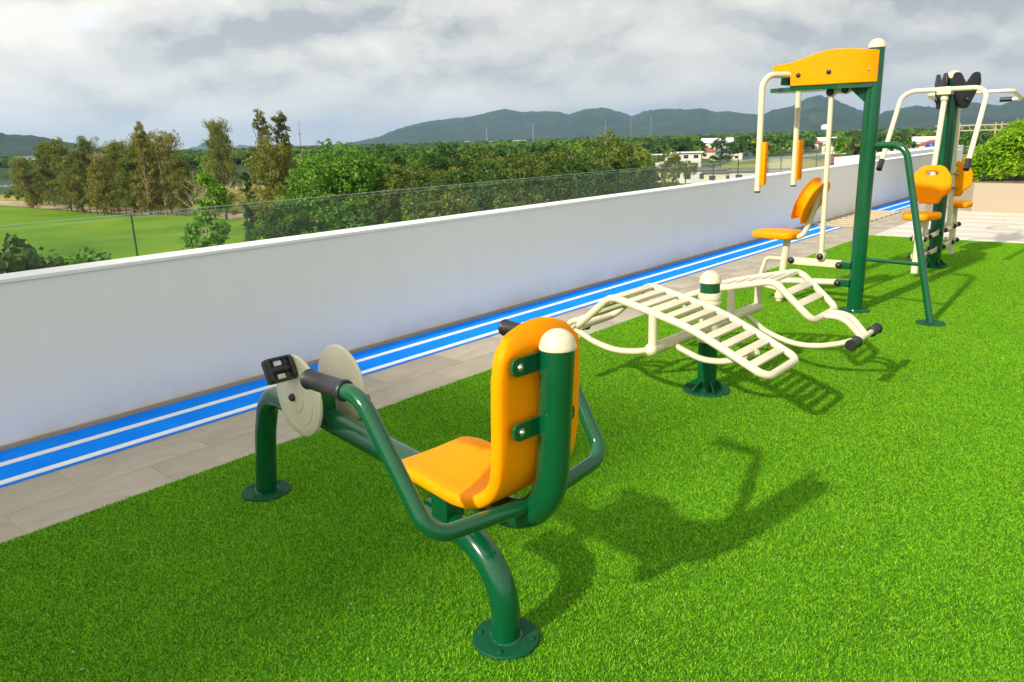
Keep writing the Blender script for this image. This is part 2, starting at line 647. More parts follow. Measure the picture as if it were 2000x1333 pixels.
M_PLAIN = ground_mat('plain_ground', [(0.35, (0.030, 0.058, 0.018)), (0.55, (0.062, 0.100, 0.026)), (0.7, (0.13, 0.13, 0.05))], 0.012, 8)
M_GOLF = ground_mat('fairway_grass', [(0.30, (0.055, 0.135, 0.008)), (0.48, (0.105, 0.205, 0.010)), (0.62, (0.165, 0.25, 0.012)), (0.75, (0.25, 0.29, 0.02))], 0.05, 10)
M_SAND = ground_mat('sandy_earth', [(0.35, (0.30, 0.21, 0.12)), (0.65, (0.46, 0.35, 0.23))], 0.08, 6)
M_DRY = ground_mat('dry_meadow', [(0.35, (0.17, 0.19, 0.035)), (0.65, (0.33, 0.27, 0.06))], 0.05, 6)
M_FOREST = ground_mat('forested_slope', [(0.30, (0.010, 0.026, 0.012)), (0.5, (0.020, 0.043, 0.018)), (0.68, (0.045, 0.068, 0.028))], 0.011, 10)
M_TURFBASE = ground_mat('turf_backing', [(0.35, (0.050, 0.18, 0.006)), (0.65, (0.08, 0.25, 0.008))], 3.0, 4)
M_WATER, _t, _b = new_mat('pond_water')
_b.inputs['Base Color'].default_value = (0.10, 0.13, 0.13, 1)
_b.inputs['Roughness'].default_value = 0.06
bump(_t, _b, noise(_t, geo_pos(_t), 0.8, 3), 0.05, 0.05)


# ================================================================== the setting: land
GZ = -10.5


def pol(az, d, z=GZ):
    a = rad(az)
    return Vector((d * math.cos(a), d * math.sin(a), z))


def sheet(name, pts, mat, z=GZ, kind='structure', parent=None):
    me = bpy.data.meshes.new(name)
    me.from_pydata([(p[0], p[1], z) for p in pts], [], [tuple(range(len(pts)))])
    me.materials.append(mat)
    o = link(name, me, parent)
    if kind:
        o['kind'] = kind
    return o


R_ = 11000
sheet('ground', [(-R_, -R_), (R_, -R_), (R_, R_), (-R_, R_)], M_PLAIN, GZ)


def undul(name, pts_in, mat, z0, amp, wl_, n=60, seed=1):
    """gently rolling sheet over a quadrilateral"""
    a, b, c, d = [Vector(p) for p in pts_in]
    rs = np.random.RandomState(seed)
    ph = rs.rand(5) * 6.28
    vs, fs = [], []
    for i in range(n + 1):
        for j in range(n + 1):
            s, t = i / n, j / n
            p = (a * (1 - s) + b * s) * (1 - t) + (d * (1 - s) + c * s) * t
            e = min(s, 1 - s, t, 1 - t) * 8
            h = amp * min(1, e) * (0.5 + 0.5 * math.sin(p.x / wl_ + ph[0]) * math.sin(p.y / (wl_ * 1.4) + ph[1])
                                   + 0.3 * math.sin((p.x + p.y) / (wl_ * 0.6) + ph[2]))
            vs.append((p.x, p.y, z0 + h))
    for i in range(n):
        for j in range(n):
            k = i * (n + 1) + j
            fs.append((k, k + n + 1, k + n + 2, k + 1))
    m = MB().add(vs, fs)
    o = m.build(name, mat)
    o['kind'] = 'structure'
    return o


undul('golf_course', [(5, 50), (72, 62), (62, 150), (58, 236)], M_GOLF, GZ + 0.25, 1.3, 17.0, 70, 3)
sheet('sand_track', [(70, 60), (82, 70), (74, 150), (66, 250), (58, 245), (66, 140)], M_SAND, GZ + 0.02)
sheet('meadow', [(78, 128), (120, 150), (150, 225), (110, 300), (66, 262), (70, 180)], M_DRY, GZ + 0.012)
sheet('sandy_bank', [(100, 212), (150, 215), (158, 236), (112, 252), (92, 262)], M_SAND, GZ + 0.024)
sheet('pond', [(60, 330), (118, 338), (126, 378), (70, 400)], M_WATER, GZ + 0.03)
sheet('pond', [(95, 430), (145, 420), (160, 500), (105, 520)], M_WATER, GZ + 0.03)
sheet('meadow', [(215, 60), (330, 120), (330, 150), (250, 125), (190, 95)], M_DRY, GZ + 0.016)


def ridge_range(name, table, d_ridge, d_foot, d_back, seed, rough=0.22):
    rs = np.random.RandomState(seed)
    az = [a for a, _ in table]
    sl = [s for _, s in table]
    if az[0] > az[-1]:
        az, sl = az[::-1], sl[::-1]
    n = int((az[-1] - az[0]) * 14) + 1
    m = 46
    A = np.linspace(az[0], az[-1], n)
    Hs = np.interp(A, az, sl)
    # fine crest raggedness
    rag = 0.0006 * np.convolve(rs.randn(n), np.ones(3) / 3, 'same')
    D = np.concatenate([np.linspace(d_foot, d_ridge, 32), np.linspace(d_ridge, d_back, m - 31)[1:]])
    ph = rs.rand(12) * 6.28
    vs, fs = [], []
    for i in range(n):
        hr = max(0.0, 1.5 + Hs[i] * d_ridge - GZ)
        for j in range(m):
            d = D[j]
            if d <= d_ridge:
                t = (d - d_foot) / (d_ridge - d_foot)
            else:
                t = max(0.0, 1 - (d - d_ridge) / (d_back - d_ridge))
            x = A[i]
            pp = pol(x, d) / 620.0
            spur = 2.6 * mnoise.fractal(Vector((pp.x, pp.y, seed * 1.3)), 0.9, 2.1, 5)
            s = t ** 1.15
            h = hr * (s + rough * spur * (t * (1 - t)) * 2.2)
            dd = d
            h += rag[i] * d_ridge * max(0.0, (t - 0.9) * 10) * (1 if hr > 2 else 0)
            p = pol(x, dd)
            vs.append((p.x, p.y, GZ - 0.5 + max(0.0, h)))
    for i in range(n - 1):
        for j in range(m - 1):
            k = i * m + j
            fs.append((k, k + 1, k + m + 1, k + m))
    o = MB().add(vs, fs).build(name, M_FOREST, angle=80)
    o['kind'] = 'structure'
    return o


main = [(55.29, -0.0037), (53.16, -0.0005), (51.72, 0.0024), (50.26, 0.0072), (48.78, 0.0163), (46.93, 0.0235), (45.1, 0.0263), (43.25, 0.0291), (42.14, 0.0335), (41.22, 0.0361), (39.94, 0.0317), (38.47, 0.0316), (37.38, 0.0303), (36.65, 0.0269), (35.55, 0.0324), (34.1, 0.034), (32.65, 0.0258), (32.11, 0.0225), (31.22, 0.028), (29.8, 0.0302), (28.74, 0.0283), (27.35, 0.0286), (26.3, 0.0238), (25.62, 0.0245), (24.59, 0.0209), (22.9, 0.0175), (20.91, 0.011), (18.95, 0.004), (16.43, -0.0031)]
r2 = [(26.95, 0.0007), (24.89, 0.0074), (23.57, 0.0161), (22.59, 0.0237), (21.29, 0.0274), (20.67, 0.0339), (19.88, 0.0384), (19.08, 0.0355), (18.11, 0.0274), (17.15, 0.0193), (15.91, 0.0151), (15.33, 0.0186), (13.87, 0.0225), (12.71, 0.0194), (11.32, 0.0215), (10.78, 0.0232), (9.4, 0.0189), (8.51, 0.0229), (8.14, 0.0262), (6.59, 0.0217), (4.32, 0.0104), (0.82, -0.0042)]
lh = [(77.3, 0.0453), (75.46, 0.0351), (73.55, 0.0221), (73.04, 0.0199), (71.98, 0.0189), (70.92, 0.0147), (69.56, 0.0086), (68.45, 0.003), (67.46, -0.0015)]
fb = [(64.26, -0.0028), (62.97, -0.0), (61.97, 0.0047), (61.46, 0.008), (61.0, 0.0042), (60.37, -0.0009), (59.69, 0.0023), (59.03, 0.0002), (58.04, -0.0027), (56.68, -0.0041)]
ridge_range('mountain_range', main, 5200, 3500, 6500, 4)
ridge_range('mountain_range', r2, 4600, 3000, 6000, 9)
ridge_range('hill', lh, 2300, 1700, 2900, 12, 0.15)
ridge_range('mountain_range', fb, 9000, 8200, 9800, 21, 0.1)
#LAND_END

# ================================================================== the terrace
def terrace():
    m = MB()
    m.box((3, -2.9, -5.3), (60, 18.1, 10.36))
    o = m.build('terrace', M_CONC, smooth=False)      # roof slab and the building below; top at -0.12
    o['kind'] = 'structure'
    # screed bed under the paving
    b = MB()
    b.box((9.9, 0.8, -0.0605), (24.0, 7.6, 0.117))
    o = b.build('paving', M_GROUT, smooth=False)
    o['kind'] = 'structure'
    return o


PAVING = terrace()
# long strip of tiles between turf and track
GAP = 0.003
TL, TW_ = 0.632, 0.318
mb = MB()
mb.box((0, 0, 0), (TL - GAP, TW_ - GAP, 0.028), None, 0.0012)
strip_me = mb.mesh('tile', M_TILE, True)
for j in range(4):
    yy = 3.325 + TW_ * (j + 0.5)
    xx = 0.177 - TL * 1.5 + (TL / 2 if j % 2 else 0)
    while xx < 21.5:
        link('tile', strip_me, PAVING, (xx, yy, -0.014))
        xx += TL
# pale floor beyond the turf
mb = MB()
mb.box((0, 0, 0), (0.60 - GAP, 1.20 - GAP, 0.028), None, 0.0015)
pale_me = mb.mesh('tile', M_TILE2, True)
for i in range(7):
    for j in range(5):
        link('tile', pale_me, PAVING, (11.98 + 0.6 * i, 2.70 - 1.2 * j - (0.6 if i % 2 else 0) + 0.0, -0.014))
for i in range(0, 7, 1):
    if i % 2:
        mbp = MB()
        mbp.box((0, 0, 0), (0.60 - GAP, 0.60 - GAP, 0.028), None, 0.0015)
        mbp.build('tile', M_TILE2, PAVING, loc=(11.98 + 0.6 * i, 3.0, -0.014))

# running track, in two lengths, with its painted lines
def track(xa, xb):
    m = MB()
    m.box(((xa + xb) / 2, 4.215, 0.0025), (xb - xa, 0.50, 0.003))
    o = m.build('running_track', M_TRACK, smooth=False)
    o['kind'] = 'structure'
    for y, w in ((4.26, 0.052), (4.012, 0.052)):
        l = MB()
        l.box(((xa + xb) / 2, y, 0.0065), (xb - xa - 0.004, w, 0.003))
        l.build('painted_line', M_LINE, o, smooth=False)
    return o


track(-1.0, 12.45)
track(15.25, 18.9)
# slatted grate between the two lengths of track
gr = empty('slatted_grate', (13.85, 4.15, 0))
tag(gr, 'pale slatted floor grate between two lengths of blue track', 'grate')
m = MB()
m.box((0, 0, 0.004), (2.7, 0.60, 0.006))
m.build('frame', M_CONC, gr, smooth=False)
mb = MB()
mb.box((0, 0, 0), (0.10, 0.64, 0.02), None, 0.003)
slat_me = mb.mesh('slat', M_SLAT)
for k in range(10):
    link('slat', slat_me, gr, (-1.22 + 0.272 * k, -0.01, 0.0175))

# parapet wall
pw = empty('parapet_wall', (0, 4.5, 0))
tag(pw, 'long plain white parapet wall running beside the blue track', 'wall')
m = MB()
m.box((10.5, 0.10, 0.37), (25.0, 0.194, 0.98))
m.build('wall_face', M_WALL, pw, smooth=False)
m = MB()
m.box((10.5, 0.10, 0.872), (25.0, 0.212, 0.022), None, 0.004)
m.build('coping', M_CAP, pw, smooth=False)
m = MB()
m.box((10.5, -0.012, 0.012), (25.0, 0.018, 0.022))
m.build('skirting', M_BEIGE, pw, smooth=False)
# second, lower parapet behind its far end
rp = MB()
rp.box((21.5, 5.35, 0.43), (9.5, 0.5, 0.98), None, 0.01)
tag(rp.build('planter_wall', M_CAP), 'pale planter wall behind the far end of the parapet', 'wall')

# glass balustrade at the roof edge
YG = 6.05
gb = empty('glass_balustrade', (0, YG, 0))
tag(gb, 'frameless clear glass balustrade behind the white parapet wall', 'balustrade')
PW = 0.959
mb = MB()
mb.box((0, 0, 0), (PW - 0.010, 0.012, 1.12))
pane_me = mb.mesh('glass_panel', M_GLASS, False)
mb = MB()
mb.box((0, 0, 0), (0.0025, 0.013, 1.118))
edge_me = mb.mesh('panel_edge', M_GLASSEDGE, False)
mb = MB()
mb.box((0, 0, 0), (PW - 0.016, 0.013, 0.003))
rim_me = mb.mesh('panel_edge', paint('glass_rim', (0.30, 0.42, 0.36), 0.2, 0, 0.1, 0), False)
xg = 2.555 - PW * 3
k = 0
while xg < 17:
    xc = xg + PW / 2
    p = link('glass_panel', pane_me, gb, (xc, 0, 0.467))
    for sx in (-1, 1):
        link('panel_edge', edge_me, p, (sx * (PW / 2 - 0.0035), 0, 0))
    link('panel_edge', rim_me, p, (0, 0, 0.5617))
    xg += PW
    k += 1
    if k == 10:
        xg += 0.05
m = MB()
m.box((8.0, 0, -0.10), (18.5, 0.07, 0.07), None, 0.006)
m.build('base_channel', M_STEEL, gb)
bs = MB()
bs.box((8, 5.4, -0.13), (30, 1.6, 0.06))
o = bs.build('roof_gutter', M_CONC, smooth=False)
o['kind'] = 'structure'

# beige planter at the far right
pl = empty('planter', (15.8, 2.83, 0))
tag(pl, 'low beige rendered planter wall below the hedge', 'planter')
outl = [(0, 0), (0.85, 0.5), (6.0, 0.5), (6.0, -7.0), (-0.75, -7.0)]
m = MB()
m.prism(list(reversed(outl)), -0.05, 0.50)
m.build('planter_body', M_BEIGE, pl, smooth=False)
m = MB()
m.prism([(x * 0.995 + 0.06, y * 0.99 - 0.03) for x, y in reversed(outl)], 0.502, 0.512)
m.build('soil', M_BARK, pl, smooth=False)

# tall block behind the camera whose shadow lies over the left of the terrace
hb = empty('hotel_block', (-22, 12, 0))
tag(hb, 'tall white hotel block behind the terrace lawn', 'building')
m = MB()
m.box((0, 1.3, 1.22), (8, 19.3, 23.4))
m.build('wall', M_WALL, hb, smooth=False)
wm = MB()
wm.box((0, 0, 0), (0.06, 2.2, 1.8))
win_me = wm.mesh('window', M_GLASSEDGE, False)
for fl in range(4):
    for j in range(5):
        link('window', win_me, hb, (4.02, -6.2 + 3.7 * j, 1.6 + 3.1 * fl))


# ================================================================== exercise machines
def bolt_mesh(mat, r=0.011, h=0.012, name='bolt'):
    m = MB()
    m.lathe([(r * 1.25, 0), (r * 1.25, h * 0.25), (r, h * 0.3), (r * 0.8, h * 0.8), (r * 0.35, h), (0.0, h)], seg=12)
    return m.mesh(name, mat)


BOLT_S = bolt_mesh(M_STEEL, 0.0085, 0.009)
BOLT_K = bolt_mesh(M_BLACK, 0.016, 0.018)
BOLT_KL = bolt_mesh(M_BLACK, 0.024, 0.03)
BOLT_G = bolt_mesh(M_PLATE, 0.009, 0.008)


def bolt(me, parent, loc, direction):
    o = link('bolt', me, parent)
    o.rotation_euler = Vector(direction).to_track_quat('Z', 'Y').to_euler()
    o.location = loc
    return o


def dome(parent, r, z, loc=(0, 0)):
    m = MB()
    prof = [(r * 1.06, 0), (r * 1.08, r * 0.10), (r * 1.05, r * 0.2)]
    for k in range(1, 10):
        a = math.pi / 2 * k / 9
        prof.append((r * 1.02 * math.cos(a), r * 0.2 + r * 0.92 * math.sin(a)))
    prof[-1] = (0.0, prof[-1][1])
    m.lathe(prof, (loc[0], loc[1], z), 28)
    return m.build('post_cap', M_CREAM, parent)


def base_plate(parent, loc, r=0.13, nb=4, rot=0.5, hole=True):
    m = MB()
    m.lathe([(r, 0), (r, 0.013), (r - 0.003, 0.016), (0.03, 0.016), (0.0, 0.016)], (loc[0], loc[1], 0), 30)
    o = m.build('base_plate', M_PLATE, parent)
    for k in range(nb):
        a = rot + 2 * math.pi * k / nb
        bolt(BOLT_G, o, (loc[0] + r * 0.78 * math.cos(a), loc[1] + r * 0.78 * math.sin(a), 0.015), (0, 0, 1))
    return o


def weld(parent, c, r, axis=(0, 0, 1)):
    """bead of weld round a joint"""
    m = MB()
    q = Vector(axis).to_track_quat('Z', 'Y').to_matrix().to_4x4()
    M = Matrix.Translation(c) @ q
    pr = []
    for k in range(9):
        a = 2 * math.pi * k / 8
        pr.append((r + 0.006 * math.cos(a), 0.006 * math.sin(a)))
    m.lathe(pr, (0, 0, 0), 28, M)
    return m.build('weld', M_GREEN, parent)


# ---- 1: seated pedal machine, local x = right, y = forward
pm = empty('pedal_exercise_machine', (1.516, 1.387, 0), rad(-4.4))
tag(pm, 'seated leg pedal machine with orange moulded seat and cream crank discs', 'exercise machine')
m = MB()
m.tube(arc_fillet([(0, 1.532, 0), (0, 1.475, 0.30), (0, 1.40, 0.50), (0, 0.95, 0.500), (0, 0.30, 0.458), (0, -0.195, 0.440), (0, -0.232, 0.98)],
                  [0.5, 0.16, 2, 2, 0.20], 10), 0.045, 24)
m.build('main_frame', M_GREEN, pm)
m = MB()
m.tube(arc_fillet([(0, 0, 0), (0, 0.0, 0.30), (0, 0.36, 0.315)], [0.21], 12), 0.045, 24)
m.build('rear_leg', M_GREEN, pm)
m = MB()
m.box((0, 0.25, 0.375), (0.075, 0.075, 0.12), None, 0.004)
m.build('seat_post', M_GREEN, pm)
m = MB()
m.box((0, 0.16, 0.502), (0.20, 0.26, 0.010), None, 0.003)
m.build('seat_bracket', M_GREEN, pm)
base_plate(pm, (0, 0), 0.105, 4, 0.55)
base_plate(pm, (0, 1.532), 0.105, 4, 0.4)
weld(pm, (0, 0, 0.016), 0.046)
weld(pm, (0, 1.529, 0.016), 0.046, (0, -0.19, 1))
dome(pm, 0.046, 0.978, (0, -0.232))
for zz in (0.945, 0.772):
    for s in (-1, 1):
        m = MB()
        out = rounded([(0.02, -0.024), (0.133 if s < 0 else 0.100, -0.024), (0.133 if s < 0 else 0.100, 0.024), (0.02, 0.024)], [0.001, 0.0235, 0.0235, 0.001], 8)
        M = Matrix.Translation((0, -0.196, zz)) @ Matrix(((s, 0, 0, 0), (0, 0, 1, 0), (0, 1, 0, 0), (0, 0, 0, 1)))
        m.prism(out, -0.005, 0.005, M)
        o = m.build('backrest_bracket', M_GREEN, pm)
        bolt(BOLT_S, o, (-0.108 if s < 0 else 0.076, -0.2015, zz), (0, -1, 0))
# one-piece seat
prof = spline([(0.325, 0.548), (0.24, 0.556), (0.12, 0.548), (0.03, 0.540), (-0.045, 0.556), (-0.110, 0.625), (-0.132, 0.72), (-0.140, 0.86), (-0.150, 1.045)], 7)
prof = [(p.x, p.y) for p in [Vector((a.x, a.y)) for a in [Vector((q[0], q[1], 0)) for q in prof]]]
L = [0.0]
for a, b in zip(prof[:-1], prof[1:]):
    L.append(L[-1] + math.hypot(b[0] - a[0], b[1] - a[1]))
tot = L[-1]


def seat_half(l):
    w = 0.160
    f = l / tot
    if l < 0.05:
        w = 0.160 - 0.016 * (1 - math.sqrt(max(0, 1 - (1 - l / 0.05) ** 2)))
    e = tot - l
    if e < 0.085:
        w = 0.156 - 0.022 * (1 - e / 0.085) ** 2.6 - (0.085 if e < 1e-6 else 0) * 0.2
    # waist at the bend
    w -= 0.018 * math.exp(-((f - 0.45) / 0.09) ** 2)
    return w


TH, NS = 0.040, 22
vs, fs = [], []
cols = []
for i, (u, z) in enumerate(prof):
    a = prof[max(0, i - 1)]
    b = prof[min(len(prof) - 1, i + 1)]
    t = Vector((b[0] - a[0], b[1] - a[1])).normalized()
    nrm = Vector((-t.y, t.x))      # points to the underside / back
    if nrm.y > 0 and i < len(prof) // 2:
        nrm = -nrm
    ring = []
    w = seat_half(L[i])
    er = min(1.0, min(L[i], tot - L[i]) / 0.014)
    th = TH * (0.45 + 0.55 * math.sqrt(max(0.0, 1 - (1 - er) ** 2)))
    f = L[i] / tot
    # cross-section: rounded slab, with a shallow dish on the pan
    cs = []
    rr = min(0.013, th / 2)
    n1 = 14
    for k in range(n1 + 1):
        x = -w + rr + (2 * w - 2 * rr) * k / n1
        dish = -0.004 * (1 - (x / w) ** 2) * (1 if f < 0.5 else 0.4)
        rib = 0.0018 * math.cos(x * 110) if f < 0.36 and f > 0.04 and abs(x) < w * 0.8 else 0.0
        cs.append((x, dish + rib))
    for k in range(1, 6):
        aa = math.pi / 2 - math.pi * k / 6
        cs.append((w - rr + rr * math.cos(aa), -th / 2 + th / 2 * math.sin(aa)))
    for k in range(n1 + 1):
        x = w - rr - (2 * w - 2 * rr) * k / n1
        cs.append((x, -th))
    for k in range(1, 6):
        aa = -math.pi / 2 - math.pi * k / 6
        cs.append((-w + rr + rr * math.cos(aa), -th / 2 + th / 2 * math.sin(aa)))
    ctr = Vector((u, z))
    for x, h in cs:
        # arch of the backrest top
        lift = 0.0
        if tot - L[i] < 0.30:
            g = 1 - (tot - L[i]) / 0.30
            lift = -0.052 * g * g * (x / 0.15) ** 2
        # shell wraps slightly round the sitter
        cup = 0.004 * (x / 0.15) ** 2 * max(0.0, min(1.0, (f - 0.45) * 4))
        q = ctr + nrm * (-h) + t * lift
        vs.append((x, q.x + cup, q.y))
nr = len(cs)
for i in range(len(prof) - 1):
    for k in range(nr):
        a, b = i * nr + k, i * nr + (k + 1) % nr
        fs.append((a, b, b + nr, a + nr))
fs.append(tuple(range(nr)))
fs.append(tuple((len(prof) - 1) * nr + k for k in range(nr - 1, -1, -1)))
sm = MB().add(vs, fs)
so = sm.build('seat', M_ORANGE, pm, angle=50)
bmx = bmesh.new()
bmx.from_mesh(so.data)
bmesh.ops.recalc_face_normals(bmx, faces=bmx.faces)
bmx.to_mesh(so.data)
bmx.free()
so['label'] = 'one-piece orange moulded seat and backrest'
# handlebars
for s in (-1, 1):
    m = MB()
    m.tube(arc_fillet([(s * 0.02, -0.135, 0.515), (s * 0.345, -0.105, 0.532), (s * 0.372, 0.125, 0.868), (s * 0.382, 0.34, 0.868)], [0.075, 0.095], 12), 0.0225, 18)
    h = m.build('handlebar', M_GREEN, pm)
    g = MB()
    d = Vector((s * 0.382, 0.365, 0.868)) - Vector((s * 0.374, 0.185, 0.868))
    M = Matrix.Translation((s * 0.374, 0.185, 0.868)) @ d.to_track_quat('Z', 'Y').to_matrix().to_4x4()
    l = d.length
    g.lathe([(0.0, l), (0.022, l), (0.028, l - 0.004), (0.030, l - 0.010), (0.0265, l - 0.016), (0.0265, 0.016), (0.030, 0.010), (0.030, 0.004), (0.027, 0), (0.023, 0)], (0, 0, 0), 24, M)
    g.build('grip', M_BLACK, h)
# crank: bearing housing, axle, discs and pedals
m = MB()
m.box((0, 0.975, 0.565), (0.07, 0.09, 0.09), None, 0.006)
m.lathe([(0.032, -0.06), (0.034, -0.055), (0.034, 0.055), (0.032, 0.06)], (0, 0, 0), 20, Matrix.Translation((0, 0.975, 0.605)) @ Matrix.Rotation(rad(90), 4, 'Y'))
m.build('bearing_housing', M_GREEN, pm)
m = MB()
m.lathe([(0.012, -0.105), (0.012, 0.105)], (0, 0, 0), 14, Matrix.Translation((0, 0.975, 0.605)) @ Matrix.Rotation(rad(90), 4, 'Y'))
m.build('axle', M_STEEL, pm)
for s in (-1, 1):
    M = Matrix.Translation((s * 0.092, 0.975, 0.605)) @ Matrix.Rotation(rad(90) * s, 4, 'Y')
    m = MB()
    m.lathe([(0.0, -0.012), (0.152, -0.009), (0.1555, -0.006), (0.1555, 0.004), (0.152, 0.007), (0.116, 0.009), (0.1145, 0.0065), (0.113, 0.010), (0.060, 0.016), (0.0585, 0.013), (0.057, 0.0175), (0.022, 0.021), (0.0, 0.021)], (0, 0, 0), 56, M)
    dsc = m.build('crank_disc', M_DISC, pm, angle=60)
    c = MB()
    c.lathe([(0.015, 0.018), (0.015, 0.030), (0.010, 0.036), (0.0, 0.036)], (0, 0, 0), 8, M)
    c.build('hub_cap', M_BLACK, dsc, angle=20)
    # pedal at the top on the near side, at the bottom on the far side
    pz = 0.605 + (0.118 if s < 0 else -0.118)
    pc = Vector((s * 0.158, 0.968, pz))
    Mp = Matrix.Translation(pc) @ Matrix.Rotation(rad(62), 4, 'X')
    p = MB()
    Mx = Mp @ Matrix.Rotation(rad(90), 4, 'Y')
    p.lathe([(0.015, -0.05), (0.016, -0.048), (0.016, 0.048), (0.015, 0.05)], (0, 0, 0), 14, Mx)
    for e in (-1, 1):
        o2 = rounded([(-0.045, -0.022), (0.045, -0.022), (0.045, 0.022), (-0.045, 0.022)], 0.016, 5)
        Me = Mp @ Matrix.Translation((e * 0.044, 0, 0)) @ Matrix(((0, 0, 1, 0), (1, 0, 0, 0), (0, 1, 0, 0), (0, 0, 0, 1)))
        p.pad(o2, 0.016, 0.004, Me, 2)
        p.box((0, e * 0.040, 0), (0.088, 0.010, 0.032), Mp, 0.003)
    for e in (-0.022, 0.022):
        p.box((e, 0, 0), (0.005, 0.08, 0.022), Mp)
    p.lathe([(0.008, -0.075), (0.008, -0.04)], (0, 0, 0), 10, Mp @ Matrix.Rotation(rad(90) * s, 4, 'Y'))
    p.build('pedal', M_BLACK, dsc)

# ---- 2: double sit-up boards on one post
wm_ = empty('sit_up_bench', (4.045, 2.0, 0))
tag(wm_, 'cream double sit-up bench with two slatted boards round a short post', 'exercise machine')
m = MB()
m.lathe([(0.057, 0.0), (0.057, 0.665)], seg=28)
m.build('post', M_GREEN, wm_)
m = MB()
m.lathe([(0.058, 0.31), (0.0655, 0.312), (0.0655, 0.36), (0.062, 0.362), (0.062, 0.535), (0.066, 0.538), (0.066, 0.548), (0.063, 0.551), (0.063, 0.566), (0.066, 0.569), (0.066, 0.598), (0.064, 0.604), (0.058, 0.604)], seg=30)
m.build('collar', M_CREAM, wm_)
dome(wm_, 0.060, 0.662)
base_plate(wm_, (0, 0), 0.14, 6, 0.3)
for k in range(6):
    a = 0.3 + math.pi / 6 + k * math.pi / 3
    m = MB()
    M = Matrix.Rotation(a, 4, 'Z') @ Matrix(((1, 0, 0, 0), (0, 0, 1, 0), (0, 1, 0, 0), (0, 0, 0, 1)))
    m.prism([(0.055, 0.022), (0.128, 0.022), (0.128, 0.030), (0.060, 0.075), (0.055, 0.075)], -0.003, 0.003, M)
    m.build('gusset', M_GREEN, wm_, smooth=False)
m = MB()
m.tube([(-0.645, 0, 0.405), (0.69, 0, 0.39)], 0.033, 20)
m.build('cross_beam', M_CREAM, wm_)
for e, zz in ((-0.645, 0.405),):
    m = MB()
    m.lathe([(0.0, -0.036)] + [(0.036 * math.sin(math.pi * k / 12), -0.036 * math.cos(math.pi * k / 12)) for k in range(1, 12)] + [(0.0, 0.036)], (e - 0.004, 0, zz), 20)
    m.build('beam_end_cap', M_CREAM, wm_)


